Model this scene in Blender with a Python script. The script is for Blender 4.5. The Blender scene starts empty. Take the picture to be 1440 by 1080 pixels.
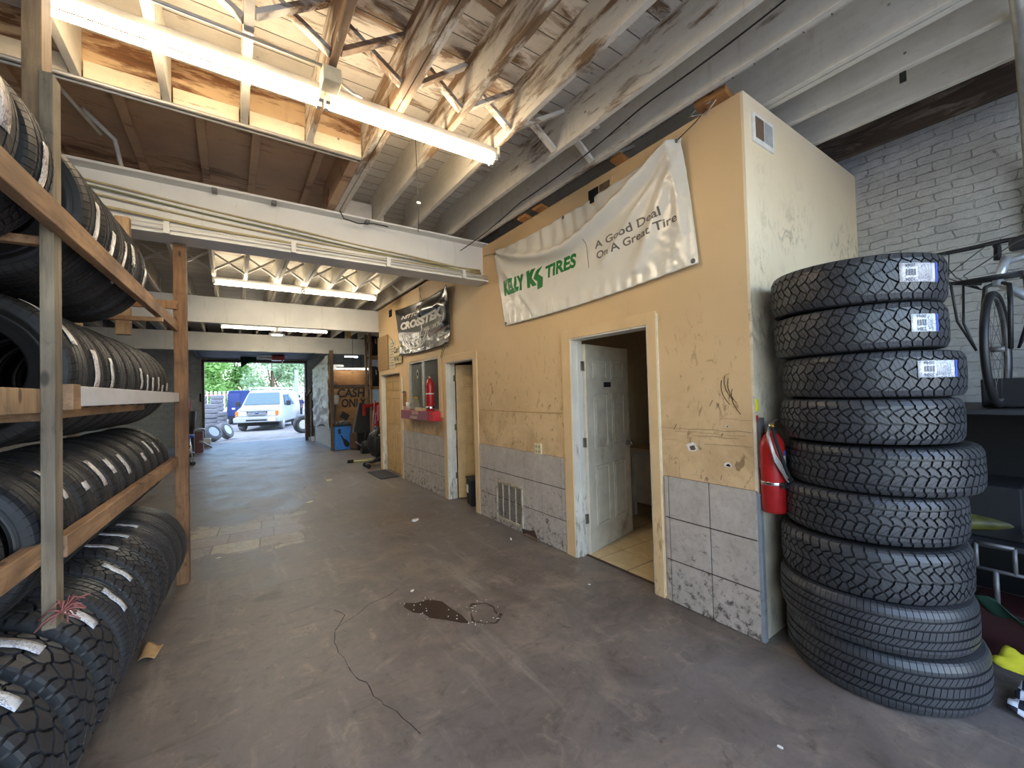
import bpy, bmesh, math, random
from mathutils import Vector, Matrix, noise as mnoise
rnd = random.Random(7)
PI = math.pi
scene = bpy.context.scene
COL = scene.collection
R = math.radians

# ------------------------------------------------------------------ objects
def link(o):
    COL.objects.link(o)
    return o

def world_loc(o):
    v = Vector((0, 0, 0))
    while o is not None:
        v = v + o.location
        o = o.parent
    return v

def tag(o, label=None, cat=None, group=None, kind=None):
    if label: o['label'] = label
    if cat: o['category'] = cat
    if group: o['group'] = group
    if kind: o['kind'] = kind
    return o

def thing(name, label, cat, loc=(0, 0, 0), rot=(0, 0, 0), group=None, kind=None):
    o = bpy.data.objects.new(name, None)
    o.empty_display_size = .1
    link(o)
    o.location = loc
    o.rotation_euler = rot
    return tag(o, label, cat, group, kind)

def copy_tree(o, parent=None):
    c = o.copy()
    link(c)
    if parent is not None:
        c.parent = parent
    for ch in list(o.children):
        copy_tree(ch, c)
    return c

class MB:
    """Collects geometry; build() links it as ONE mesh object."""
    def __init__(s):
        s.v = []; s.f = []; s.m = []; s.sm = []
    def add(s, vs, fs, mi=0, smooth=False):
        n = len(s.v)
        s.v += [tuple(p) for p in vs]
        for f in fs:
            s.f.append([i + n for i in f]); s.m.append(mi); s.sm.append(smooth)
        return s
    def box(s, x0, x1, y0, y1, z0, z1, mi=0):
        vs = [(x, y, z) for x in (x0, x1) for y in (y0, y1) for z in (z0, z1)]
        fs = [(0, 1, 3, 2), (4, 6, 7, 5), (0, 4, 5, 1), (2, 3, 7, 6), (0, 2, 6, 4), (1, 5, 7, 3)]
        return s.add(vs, fs, mi)
    def obox(s, c, size, rot=(0, 0, 0), mi=0):
        from mathutils import Euler
        M = Matrix.Translation(Vector(c)) @ Euler(rot).to_matrix().to_4x4()
        a, b, d = (k / 2 for k in size)
        vs = [M @ Vector((x, y, z)) for x in (-a, a) for y in (-b, b) for z in (-d, d)]
        fs = [(0, 1, 3, 2), (4, 6, 7, 5), (0, 4, 5, 1), (2, 3, 7, 6), (0, 2, 6, 4), (1, 5, 7, 3)]
        return s.add(vs, fs, mi)
    def bar(s, p0, p1, w, h, up=(0, 0, 1), mi=0, ends=True):
        p0, p1 = Vector(p0), Vector(p1)
        d = (p1 - p0).normalized()
        up = Vector(up)
        if abs(d.dot(up)) > .98: up = Vector((0, 1, 0))
        a = d.cross(up).normalized(); b = a.cross(d)
        vs = [p + a * (i * w / 2) + b * (j * h / 2) for p in (p0, p1) for i, j in ((-1, -1), (1, -1), (1, 1), (-1, 1))]
        fs = [(0, 1, 5, 4), (1, 2, 6, 5), (2, 3, 7, 6), (3, 0, 4, 7), (3, 2, 1, 0), (4, 5, 6, 7)]
        return s.add(vs, fs, mi)
    def tube(s, pts, r, seg=8, mi=0, cap=True, smooth=True):
        pts = [Vector(p) for p in pts]
        n = len(pts)
        rr = r if isinstance(r, (list, tuple)) else [r] * n
        vs = []; prev = None
        for i, p in enumerate(pts):
            d = (pts[min(i + 1, n - 1)] - pts[max(i - 1, 0)])
            d = d.normalized() if d.length > 1e-9 else Vector((0, 0, 1))
            if prev is None:
                u = Vector((0, 0, 1)) if abs(d.z) < .9 else Vector((1, 0, 0))
                a = d.cross(u).normalized()
            else:
                a = (prev - d * prev.dot(d))
                a = a.normalized() if a.length > 1e-6 else d.orthogonal().normalized()
            prev = a
            b = d.cross(a)
            for k in range(seg):
                t = 2 * PI * k / seg
                vs.append(p + (a * math.cos(t) + b * math.sin(t)) * rr[i])
        fs = []
        for i in range(n - 1):
            for k in range(seg):
                k2 = (k + 1) % seg
                fs.append((i * seg + k, i * seg + k2, (i + 1) * seg + k2, (i + 1) * seg + k))
        s.add(vs, fs, mi, smooth)
        if cap:
            m = len(s.v) - n * seg
            s.f.append([m + k for k in range(seg)][::-1]); s.m.append(mi); s.sm.append(False)
            s.f.append([m + (n - 1) * seg + k for k in range(seg)]); s.m.append(mi); s.sm.append(False)
        return s
    def lathe(s, prof, c=(0, 0, 0), axis='Z', seg=24, mi=0, closed=False, smooth=True):
        """prof: list of (r, h)."""
        c = Vector(c); vs = []
        for (r, h) in prof:
            for k in range(seg):
                t = 2 * PI * k / seg
                a, b = r * math.cos(t), r * math.sin(t)
                vs.append(c + Vector({'Z': (a, b, h), 'Y': (a, h, -b), 'X': (h, a, b)}[axis]))
        fs = []; n = len(prof)
        for i in range(n if closed else n - 1):
            j = (i + 1) % n
            for k in range(seg):
                k2 = (k + 1) % seg
                fs.append((i * seg + k, i * seg + k2, j * seg + k2, j * seg + k))
        s.add(vs, fs, mi, smooth)
        if not closed:
            m = len(s.v) - n * seg
            if prof[0][0] > 1e-6:
                s.f.append([m + k for k in range(seg)][::-1]); s.m.append(mi); s.sm.append(False)
            if prof[-1][0] > 1e-6:
                s.f.append([m + (n - 1) * seg + k for k in range(seg)]); s.m.append(mi); s.sm.append(False)
        return s
    def prism(s, poly, fn, depth_lo, depth_hi, mi=0, smooth=False):
        """poly: 2-D points; fn(u, v, d) -> 3-D point."""
        n = len(poly)
        vs = [fn(u, v, depth_lo) for u, v in poly] + [fn(u, v, depth_hi) for u, v in poly]
        fs = [list(range(n))[::-1], list(range(n, 2 * n))]
        for i in range(n):
            j = (i + 1) % n
            fs.append((i, j, n + j, n + i))
        return s.add(vs, fs, mi, smooth)
    def grid(s, fn, nu, nv, mi=0, smooth=True, wrap=False):
        vs = [fn(i / nu, j / nv) for j in range(nv + 1) for i in range(nu + 1)]
        fs = []
        for j in range(nv):
            for i in range(nu):
                a = j * (nu + 1) + i
                fs.append((a, a + 1, a + nu + 2, a + nu + 1))
        return s.add(vs, fs, mi, smooth)
    def sphere(s, c, r, sx=1, sy=1, sz=1, seg=14, rings=8, mi=0):
        c = Vector(c); vs = []; fs = []
        for i in range(rings + 1):
            ph = PI * i / rings
            for k in range(seg):
                t = 2 * PI * k / seg
                vs.append(c + Vector((r * sx * math.sin(ph) * math.cos(t), r * sy * math.sin(ph) * math.sin(t), r * sz * math.cos(ph))))
        for i in range(rings):
            for k in range(seg):
                k2 = (k + 1) % seg
                fs.append((i * seg + k, (i + 1) * seg + k, (i + 1) * seg + k2, i * seg + k2))
        return s.add(vs, fs, mi, True)
    def build(s, name, mat, parent=None, local=False, bevel=0, kind=None, solid=0, subd=0, fix=False, label=None):
        off = Vector((0, 0, 0)); loc = None
        if parent is not None:
            if not local: off = world_loc(parent)
        elif not local and s.v:
            xs = [p[0] for p in s.v]; ys = [p[1] for p in s.v]; zs = [p[2] for p in s.v]
            off = Vector(((min(xs) + max(xs)) / 2, (min(ys) + max(ys)) / 2, min(zs))); loc = off
        me = bpy.data.meshes.new(name)
        me.from_pydata([(p[0] - off.x, p[1] - off.y, p[2] - off.z) for p in s.v], [], s.f)
        mats = mat if isinstance(mat, (list, tuple)) else [mat]
        for m in mats: me.materials.append(m)
        me.polygons.foreach_set('material_index', s.m)
        me.polygons.foreach_set('use_smooth', s.sm)
        me.update()
        if fix or subd:
            bm = bmesh.new(); bm.from_mesh(me)
            bmesh.ops.remove_doubles(bm, verts=bm.verts, dist=1e-5)
            bmesh.ops.recalc_face_normals(bm, faces=bm.faces)
            bm.to_mesh(me); bm.free()
        o = bpy.data.objects.new(name, me)
        link(o)
        if loc is not None: o.location = loc
        if parent is not None: o.parent = parent
        if kind: o['kind'] = kind
        if label: o['label'] = label
        if solid:
            md = o.modifiers.new('solid', 'SOLIDIFY'); md.thickness = solid; md.offset = 0
        if bevel:
            md = o.modifiers.new('bevel', 'BEVEL'); md.width = bevel; md.segments = 2
            md.limit_method = 'ANGLE'; md.angle_limit = R(40)
        if subd:
            md = o.modifiers.new('sub', 'SUBSURF'); md.levels = subd; md.render_levels = subd
        return o

def text_mb(body, size, shear=0., bold=0., sx=1., align='LEFT', cut=0, spacing=1.):
    """letters as (verts2d, faces) from Blender's own built-in font"""
    cu = bpy.data.curves.new('lettering', 'FONT')
    cu.body = body; cu.size = size; cu.shear = shear; cu.offset = bold
    cu.align_x = align; cu.resolution_u = 3; cu.space_character = spacing
    ob = bpy.data.objects.new('lettering', cu)
    link(ob)
    bpy.context.view_layer.update()
    dg = bpy.context.evaluated_depsgraph_get()
    me = bpy.data.meshes.new_from_object(ob.evaluated_get(dg))
    bm = bmesh.new(); bm.from_mesh(me)
    bmesh.ops.remove_doubles(bm, verts=bm.verts, dist=1e-6)
    for v in bm.verts: v.co.x *= sx
    if cut:
        for ax in (0, 1):
            lo = min(v.co[ax] for v in bm.verts); hi = max(v.co[ax] for v in bm.verts)
            k = math.floor(lo / cut) + 1
            while k * cut < hi:
                no = Vector((0, 0, 0)); no[ax] = 1
                co = Vector((0, 0, 0)); co[ax] = k * cut
                bmesh.ops.bisect_plane(bm, geom=bm.verts[:] + bm.edges[:] + bm.faces[:], plane_co=co, plane_no=no, dist=1e-7)
                k += 1
    bm.verts.index_update()
    vs = [(v.co.x, v.co.y) for v in bm.verts]
    fs = [[v.index for v in f.verts] for f in bm.faces]
    bm.free()
    bpy.data.objects.remove(ob); bpy.data.curves.remove(cu); bpy.data.meshes.remove(me)
    return vs, fs

def letter(mb, body, size, fn, shear=0., bold=0., sx=1., align='LEFT', cut=0, mi=0, spacing=1.):
    vs, fs = text_mb(body, size, shear, bold, sx, align, cut, spacing)
    return mb.add([fn(u, v) for u, v in vs], fs, mi)

# ------------------------------------------------------------------ materials
def srgb(r, g, b):
    f = lambda c: (c / 255 / 12.92) if c <= 10.3 else ((c / 255 + .055) / 1.055) ** 2.4
    return (f(r), f(g), f(b), 1)

class NT:
    def __init__(s, name):
        s.m = bpy.data.materials.new(name); s.m.use_nodes = True
        s.t = s.m.node_tree; s.t.nodes.clear()
        s.out = s.n('ShaderNodeOutputMaterial'); s.b = s.n('ShaderNodeBsdfPrincipled')
        s.l(s.b.outputs[0], s.out.inputs[0])
        s._pos = None
    def n(s, k, **kw):
        nd = s.t.nodes.new(k)
        for a, v in kw.items(): setattr(nd, a, v)
        return nd
    def l(s, a, b): s.t.links.new(a, b)
    def setin(s, sock, v):
        if hasattr(v, 'links') or isinstance(v, bpy.types.NodeSocket): s.l(v, sock)
        else:
            if isinstance(v, tuple) and len(v) == 3 and sock.type == 'RGBA': v = (*v, 1)
            if isinstance(v, tuple) and sock.type == 'RGBA': v = v[:4]
            sock.default_value = v
    def coord(s, kind='Object'):
        if kind == 'World':
            return s.n('ShaderNodeNewGeometry').outputs['Position']
        return s.n('ShaderNodeTexCoord').outputs[kind]
    def mapping(s, vec, scale=(1, 1, 1), loc=(0, 0, 0), rot=(0, 0, 0)):
        m = s.n('ShaderNodeMapping'); s.l(vec, m.inputs[0])
        m.inputs['Location'].default_value = loc; m.inputs['Rotation'].default_value = rot; m.inputs['Scale'].default_value = scale
        return m.outputs[0]
    def noise(s, vec, scale=5, detail=4, rough=.55, dist=0, out='Fac'):
        m = s.n('ShaderNodeTexNoise'); s.l(vec, m.inputs['Vector'])
        m.inputs['Scale'].default_value = scale; m.inputs['Detail'].default_value = detail
        m.inputs['Roughness'].default_value = rough; m.inputs['Distortion'].default_value = dist
        return m.outputs[out]
    def vor(s, vec, scale=5, feature='F1', out='Distance', rand=1):
        m = s.n('ShaderNodeTexVoronoi', feature=feature); s.l(vec, m.inputs['Vector'])
        m.inputs['Scale'].default_value = scale; m.inputs['Randomness'].default_value = rand
        return m.outputs[out]
    def wave(s, vec, scale=5, dist=2, detail=2, dscale=1, dirn='X'):
        m = s.n('ShaderNodeTexWave', bands_direction=dirn); s.l(vec, m.inputs['Vector'])
        m.inputs['Scale'].default_value = scale; m.inputs['Distortion'].default_value = dist
        m.inputs['Detail'].default_value = detail; m.inputs['Detail Scale'].default_value = dscale
        return m.outputs['Fac']
    def ramp(s, fac, stops, interp='LINEAR'):
        m = s.n('ShaderNodeValToRGB'); s.setin(m.inputs[0], fac)
        cr = m.color_ramp; cr.interpolation = interp
        while len(cr.elements) < len(stops): cr.elements.new(.5)
        for e, (p, c) in zip(cr.elements, stops):
            e.position = p
            e.color = c if len(c) == 4 else (*c, 1)
        return m.outputs[0]
    def range(s, fac, a, b, lo=0, hi=1):
        m = s.n('ShaderNodeMapRange'); s.setin(m.inputs[0], fac)
        m.inputs[1].default_value = a; m.inputs[2].default_value = b; m.inputs[3].default_value = lo; m.inputs[4].default_value = hi
        return m.outputs[0]
    def mix(s, fac, a, b, mode='MIX'):
        m = s.n('ShaderNodeMix', data_type='RGBA', blend_type=mode)
        s.setin(m.inputs[0], fac); s.setin(m.inputs[6], a); s.setin(m.inputs[7], b)
        return m.outputs[2]
    def math(s, op, a, b=0, clamp=False):
        m = s.n('ShaderNodeMath', operation=op, use_clamp=clamp); s.setin(m.inputs[0], a); s.setin(m.inputs[1], b)
        return m.outputs[0]
    def sep(s, vec):
        m = s.n('ShaderNodeSeparateXYZ'); s.l(vec, m.inputs[0]); return m.outputs
    def comb(s, x, y, z):
        m = s.n('ShaderNodeCombineXYZ')
        for i, v in enumerate((x, y, z)): s.setin(m.inputs[i], v)
        return m.outputs[0]
    def bump(s, h, strength=.3, dist=.01):
        m = s.n('ShaderNodeBump'); m.inputs['Strength'].default_value = strength; m.inputs['Distance'].default_value = dist
        s.l(h, m.inputs['Height']); s.l(m.outputs[0], s.b.inputs['Normal'])
    def fin(s, color=None, rough=None, metal=None, **kw):
        if color is not None: s.setin(s.b.inputs['Base Color'], color)
        if rough is not None: s.setin(s.b.inputs['Roughness'], rough)
        if metal is not None: s.setin(s.b.inputs['Metallic'], metal)
        for k, v in kw.items(): s.setin(s.b.inputs[k.replace('_', ' ')], v)
        return s.m

def plain(name, c, rough=.5, metal=0., var=.12, scale=18, bump=.0, dirt=None, dirt_amt=.45, **kw):
    """simple material with a little procedural mottling and optional dirt"""
    t = NT(name); v = t.coord('Object')
    n = t.noise(v, scale, 4)
    lo = tuple(k * (1 - var) for k in c[:3]); hi = tuple(min(1, k * (1 + var)) for k in c[:3])
    col = t.ramp(n, [(.3, lo), (.7, hi)])
    if dirt is not None:
        d = t.noise(v, scale * .35, 6, .65)
        col = t.mix(t.range(d, dirt_amt + .12, dirt_amt + .28, 0, .85), col, dirt)
    if bump: t.bump(n, bump, .01)
    return t.fin(col, rough, metal, **kw)

def glow(name, c, strength):
    t = NT(name)
    t.fin(c, .4)
    t.b.inputs['Emission Color'].default_value = c
    t.b.inputs['Emission Strength'].default_value = strength
    return t.m

def wood(name, a, b, axis=1, rough=.7, dark=None, sc=1., var=True):
    """grain along one object axis"""
    t = NT(name); v = t.coord('World' if axis < 0 else 'Object')
    ax = abs(axis) if axis >= 0 else 1
    s = [14 * sc, 14 * sc, 14 * sc]; s[ax] = 1.1 * sc
    g = t.noise(t.mapping(v, s), 1.6, 6, .65, .6)
    col = t.ramp(g, [(.28, a), (.5, tuple((x + y) / 2 for x, y in zip(a, b))), (.72, b)])
    big = t.noise(v, 2.3 * sc, 3)
    dk = dark or tuple(k * .45 for k in a)
    col = t.mix(t.range(big, .44, .66, 0, .65), col, dk)
    s2 = [46 * sc, 46 * sc, 46 * sc]; s2[ax] = 3 * sc
    col = t.mix(t.range(t.noise(t.mapping(v, s2), 1.5, 5, .7), .5, .72, 0, .6), col, dk)
    s3 = [11 * sc, 11 * sc, 11 * sc]; s3[ax] = 5 * sc
    col = t.mix(t.range(t.vor(t.mapping(v, s3), 1.0), .17, .10, 0, .75), col, tuple(k * .4 for k in dk[:3]))
    col = t.mix(t.range(t.noise(v, 7 * sc, 7, .75, .8), .58, .70, 0, .55), col, tuple(k * .55 for k in dk[:3]))
    if var:
        oi = t.n('ShaderNodeObjectInfo').outputs['Random']
        col = t.mix(1, col, t.comb(t.range(oi, 0, 1, .8, 1.15), t.range(oi, 0, 1, .8, 1.15), t.range(oi, 0, 1, .78, 1.12)), 'MULTIPLY')
    t.bump(g, .25, .006)
    return t.fin(col, rough)

def painted_wood(name, paint, bare, th=.6, axis=1, centre=None, rad=2.2, rough=.65, boards=0, stain=.35, scale=1.):
    """flaking paint over brown timber; bare patches may cluster round a place (old water damage)"""
    t = NT(name); v = t.coord('World')
    s = [5.5 * scale, 5.5 * scale, 7 * scale]; s[axis] = 1.3 * scale
    n1 = t.noise(t.mapping(v, s), 1.3, 9, .68, .35)
    n2 = t.noise(v, .9, 2)
    k = t.math('ADD', n1, t.math('MULTIPLY', t.math('SUBTRACT', n2, .5), .35))
    if centre:
        vm = t.n('ShaderNodeVectorMath', operation='DISTANCE'); t.l(v, vm.inputs[0]); vm.inputs[1].default_value = centre
        k = t.math('ADD', k, t.range(vm.outputs['Value'], 0, rad, .2, -.12))
    mask = t.range(k, th, th + .05)
    gs = [20, 20, 24]; gs[axis] = 1.6
    g = t.noise(t.mapping(v, gs), 1.3, 5, .6)
    wcol = t.ramp(g, [(.3, tuple(q * .45 for q in bare)), (.7, bare)])
    st = t.noise(v, 2.6, 5, .6)
    pcol = t.mix(t.range(st, .5, .78, 0, stain), paint, tuple(p * .5 + q * .5 for p, q in zip(paint, bare)) + (1,))
    fs = [9, 9, 12]; fs[axis] = 2.2
    pcol = t.mix(t.range(t.noise(t.mapping(v, fs), 2, 6), .35, .75, 0, .22), pcol, (.3, .28, .25, 1))
    pcol = t.mix(t.range(t.noise(v, 16, 7, .75), .52, .75, 0, .28), pcol, (.26, .22, .17, 1))
    edge = t.math('SUBTRACT', t.range(k, th - .035, th - .005), mask, True)
    pcol = t.mix(t.math('MULTIPLY', edge, .55), pcol, tuple(q * .8 for q in bare))
    dr = t.noise(t.mapping(v, (9, 9, 1.2)), 1.3, 5, .65)
    pcol = t.mix(t.range(dr, .60, .74, 0, .5), pcol, tuple(p * .35 + q * .65 for p, q in zip(paint, bare)) + (1,))
    nail = t.range(t.vor(v, 5.2), .055, .03)
    pcol = t.mix(t.math('MULTIPLY', nail, .8), pcol, (.06, .04, .03, 1))
    col = t.mix(mask, pcol, wcol)
    h = t.math('SUBTRACT', t.math('MULTIPLY', g, .3), mask)
    if boards:
        y = t.sep(v)[1]
        fr = t.math('FRACT', t.math('DIVIDE', t.math('ADD', y, 50.03), boards))
        e = t.math('ABSOLUTE', t.math('SUBTRACT', fr, .5))
        gap = t.range(e, .465, .485)
        bid = t.math('FLOOR', t.math('DIVIDE', t.math('ADD', y, 50.03), boards))
        wn = t.n('ShaderNodeTexWhiteNoise', noise_dimensions='1D'); t.l(bid, wn.inputs['W'])
        col = t.mix(t.math('MULTIPLY', wn.outputs['Value'], .3), col, (.32, .27, .2, 1))
        col = t.mix(t.math('MULTIPLY', gap, .9), col, (.03, .025, .02, 1))
        h = t.math('SUBTRACT', h, t.math('MULTIPLY', gap, 3))
    t.bump(h, .35, .006)
    return t.fin(col, rough)

M = {}
def rubber(name, c=.018, rough=.5):
    t = NT(name); v = t.coord('Object')
    n = t.noise(v, 7, 5, .65)
    col = t.ramp(n, [(.25, (c * .75, c * .77, c * .84)), (.6, (c, c * 1.02, c * 1.1)), (.85, (c * 1.7, c * 1.7, c * 1.7))])
    t.bump(t.noise(v, 160, 2), .06, .002)
    return t.fin(col, t.range(n, .3, .8, rough - .08, rough + .14))
M['rubber'] = rubber('tire_rubber', .010, .5)
M['tread'] = rubber('tread_rubber', .044, .40)
M['tread_rack'] = rubber('road_tread_rubber', .015, .58)
M['tread_floor'] = rubber('truck_tread_rubber', .032, .44)
M['rubber_old'] = rubber('weathered_rubber', .17, .8)

# printed sticker: white foil with fine print, no real words
def sticker(name, base, ink, sc=1., metal=0., rough=.35):
    t = NT(name); v = t.coord('Object')
    n = t.vor(t.mapping(v, (55 * sc, 55 * sc, 110 * sc)), 2.4, 'F1', 'Color', 1)
    k = t.sep(n)[0]
    n2 = t.noise(v, 14 * sc, 3)
    mask = t.math('MULTIPLY', t.range(k, .6, .66), t.range(n2, .42, .5))
    col = t.mix(mask, base, ink)
    oi = t.n('ShaderNodeObjectInfo').outputs['Random']
    col = t.mix(t.range(oi, .3, 1, 0, .35), col, (.5, .38, .36, 1))
    return t.fin(col, rough, metal)
M['sticker'] = sticker('tread_label_print', (.62, .6, .56, 1), (.12, .08, .09, 1))
M['sticker_white'] = sticker('label_paper', (.8, .82, .84, 1), (.25, .3, .42, 1), 1.6)
M['sticker_black'] = plain('label_ink', (.04, .045, .07), .5)
M['sticker_blue'] = plain('label_blue_edge', srgb(70, 90, 190), .4)
M['sticker_green'] = plain('label_green', srgb(110, 180, 60), .4)

# ---- floor
def floor_mat():
    t = NT('worn_concrete'); v = t.coord('World')
    big = t.noise(v, .55, 5, .6, .6)
    mid = t.noise(v, 2.2, 7, .68, .8)
    fine = t.noise(v, 24, 5, .7)
    col = t.ramp(mid, [(.28, srgb(88, 81, 77)), (.48, srgb(118, 110, 104)), (.62, srgb(140, 130, 119)), (.8, srgb(168, 156, 140))])
    col = t.mix(t.range(big, .42, .62, 0, .75), col, srgb(120, 116, 116))
    # long drag streaks running along the bay
    st = t.noise(t.mapping(v, (5, .6, 1), rot=(0, 0, R(8))), 1.1, 6, .65)
    col = t.mix(t.range(st, .56, .74, 0, .6), col, srgb(172, 166, 154))
    col = t.mix(t.range(t.noise(t.mapping(v, (.8, 4.5, 1)), 1.4, 7, .7, .4), .57, .72, 0, .5), col, srgb(70, 62, 58))
    # daylight from the far opening, painted in as paler concrete
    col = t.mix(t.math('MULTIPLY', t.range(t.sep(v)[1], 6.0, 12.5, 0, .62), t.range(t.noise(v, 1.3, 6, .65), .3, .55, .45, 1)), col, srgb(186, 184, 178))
    # oil stains
    oil = t.noise(v, 1.1, 4, .5, 1.2)
    col = t.mix(t.range(oil, .62, .74, 0, .65), col, srgb(52, 46, 43))
    spots = t.vor(v, 5.5, 'F1')
    col = t.mix(t.range(spots, .07, .03, 0, .4), col, srgb(60, 52, 48))
    # reddish worn sealer patches
    rd = t.noise(t.mapping(v, (1, 1, 1), (7, 3, 0)), .8, 5, .6, .5)
    col = t.mix(t.range(rd, .56, .68, 0, .3), col, srgb(120, 96, 88))
    # remnants of old tiles near the rack end
    P = t.sep(v)
    def edge(c, a, b, w):
        return t.math('MULTIPLY', t.range(c, a, a + w), t.range(c, b, b - w))
    wob = t.math('MULTIPLY', t.math('SUBTRACT', t.noise(v, 1.7, 5, .6), .5), 1.1)
    px, py = t.math('ADD', P[0], wob), t.math('ADD', P[1], wob)
    patch = t.math('MULTIPLY', edge(px, -.5, .72, .02), edge(py, 5.05, 6.35, .02))
    br = t.n('ShaderNodeTexBrick'); t.l(t.mapping(v, (1.15, 1.15, 1), rot=(0, 0, R(4))), br.inputs['Vector'])
    br.inputs['Scale'].default_value = 1; br.inputs['Mortar Size'].default_value = .008; br.inputs['Row Height'].default_value = .42; br.offset = .3
    br.inputs['Color1'].default_value = srgb(158, 148, 142); br.inputs['Color2'].default_value = srgb(202, 192, 166); br.inputs['Mortar'].default_value = srgb(92, 80, 72)
    tilec = t.mix(t.range(fine, .35, .7, 0, .4), br.outputs['Color'], srgb(124, 108, 102))
    col = t.mix(t.math('MULTIPLY', patch, .85), col, tilec)
    # hairline cracks
    wv = t.n('ShaderNodeVectorMath', operation='ADD'); t.l(v, wv.inputs[0])
    nn = t.noise(v, 3.0, 5, .6, 0, 'Color')
    sc = t.n('ShaderNodeVectorMath', operation='SCALE'); t.l(nn, sc.inputs[0]); sc.inputs['Scale'].default_value = .45
    t.l(sc.outputs[0], wv.inputs[1])
    cr = t.vor(wv.outputs[0], .42, 'DISTANCE_TO_EDGE')
    crack = t.math('MULTIPLY', t.range(cr, .006, .001), t.range(t.noise(v, .7, 2), .56, .66))
    col = t.mix(t.math('MULTIPLY', crack, .8), col, srgb(48, 40, 36))
    col = t.mix(t.range(fine, .3, .75, 0, .3), col, srgb(74, 67, 61))
    g2 = t.noise(v, 8, 8, .75, .6)
    col = t.mix(t.range(g2, .54, .70, 0, .55), col, srgb(66, 56, 49))
    col = t.mix(t.range(t.noise(t.mapping(v, (1, 1, 1), (4, 8, 1)), 6, 8, .75, .9), .56, .70, 0, .5), col, srgb(168, 155, 136))
    pits = t.range(t.vor(v, 16), .06, .03)
    col = t.mix(t.math('MULTIPLY', pits, .5), col, srgb(44, 37, 33))
    col = t.mix(1, col, (.92, .88, .825, 1), 'MULTIPLY')
    h = t.math('ADD', t.math('MULTIPLY', fine, .4), t.math('SUBTRACT', t.math('MULTIPLY', patch, .8), t.math('MULTIPLY', crack, 2)))
    t.bump(h, .2, .006)
    return t.fin(col, t.math('ADD', t.range(mid, .3, .8, .32, .56), t.math('MULTIPLY', oil, .05)))
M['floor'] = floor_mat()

def yellow_wall():
    t = NT('tan_drywall_paint'); v = t.coord('World')
    big = t.noise(v, .8, 4)
    col = t.ramp(big, [(.3, srgb(212, 180, 134)), (.7, srgb(228, 196, 148))])
    P = t.sep(v)
    # grimy below shoulder height, rubbed in patches
    low = t.range(P[2], 1.75, .9)
    gr = t.noise(v, 2.1, 7, .7, .5)
    col = t.mix(t.math('MULTIPLY', t.range(gr, .42, .66, 0, .85), low), col, srgb(160, 124, 82))
    sm = t.noise(t.mapping(v, (1, 2.5, 1.2)), 5, 6, .72, 1.2)
    col = t.mix(t.math('MULTIPLY', t.range(sm, .57, .66, 0, .75), t.range(P[2], 2.3, 1.5)), col, srgb(124, 94, 62))
    scr = t.noise(t.mapping(v, (1, 1.5, 34)), 1.3, 3, .5, .3)
    col = t.mix(t.math('MULTIPLY', t.range(scr, .71, .76, 0, .7), t.range(P[2], 1.5, 1.2)), col, srgb(96, 72, 48))
    t.bump(t.noise(v, 60, 3), .08, .003)
    return t.fin(col, .6)
M['yellow'] = yellow_wall()

def cream_wall():
    t = NT('cream_drywall_paint'); v = t.coord('World')
    col = t.ramp(t.noise(v, .9, 4), [(.3, srgb(232, 212, 180)), (.7, srgb(242, 226, 196))])
    sm = t.noise(t.mapping(v, (2.5, 1, 1.4), rot=(0, .5, 0)), 4.2, 8, .75, 1.5)
    zone = t.math('MULTIPLY', t.range(t.sep(v)[2], 3.1, 2.6), t.range(t.noise(v, 1.1, 2), .4, .6))
    col = t.mix(t.math('MULTIPLY', t.range(sm, .50, .60, 0, .8), zone), col, srgb(112, 104, 88))
    lowm = t.range(t.sep(v)[2], 2.5, 1.3, 0, .55)
    col = t.mix(t.math('MULTIPLY', lowm, t.range(t.noise(v, 3, 6, .7), .35, .7)), col, srgb(150, 146, 132))
    return t.fin(col, .6)
M['cream'] = cream_wall()

def tile_mat(name, a, b, grime, base=.1):
    t = NT(name); v = t.coord('World')
    n = t.noise(v, 7, 6, .65, .8)
    col = t.ramp(n, [(.3, a), (.7, b)])
    n2 = t.noise(v, 34, 4, .7)
    P = t.sep(v)
    d = t.math('ADD', t.noise(v, 17, 8, .8, .5), t.range(P[2], 0, .9, base, -.04))
    col = t.mix(t.range(d, .6, .68, 0, .9), col, grime)
    col = t.mix(t.range(n2, .5, .8, 0, .3), col, grime)
    return t.fin(col, .45)
M['tile'] = tile_mat('grey_wall_tile', srgb(172, 161, 149), srgb(198, 187, 174), srgb(70, 60, 52))
M['tile_floor'] = tile_mat('cream_floor_tile', srgb(206, 182, 134), srgb(226, 204, 160), srgb(150, 124, 84), -.06)
M['grout'] = plain('dark_grout', srgb(70, 54, 44), .9)

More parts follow.
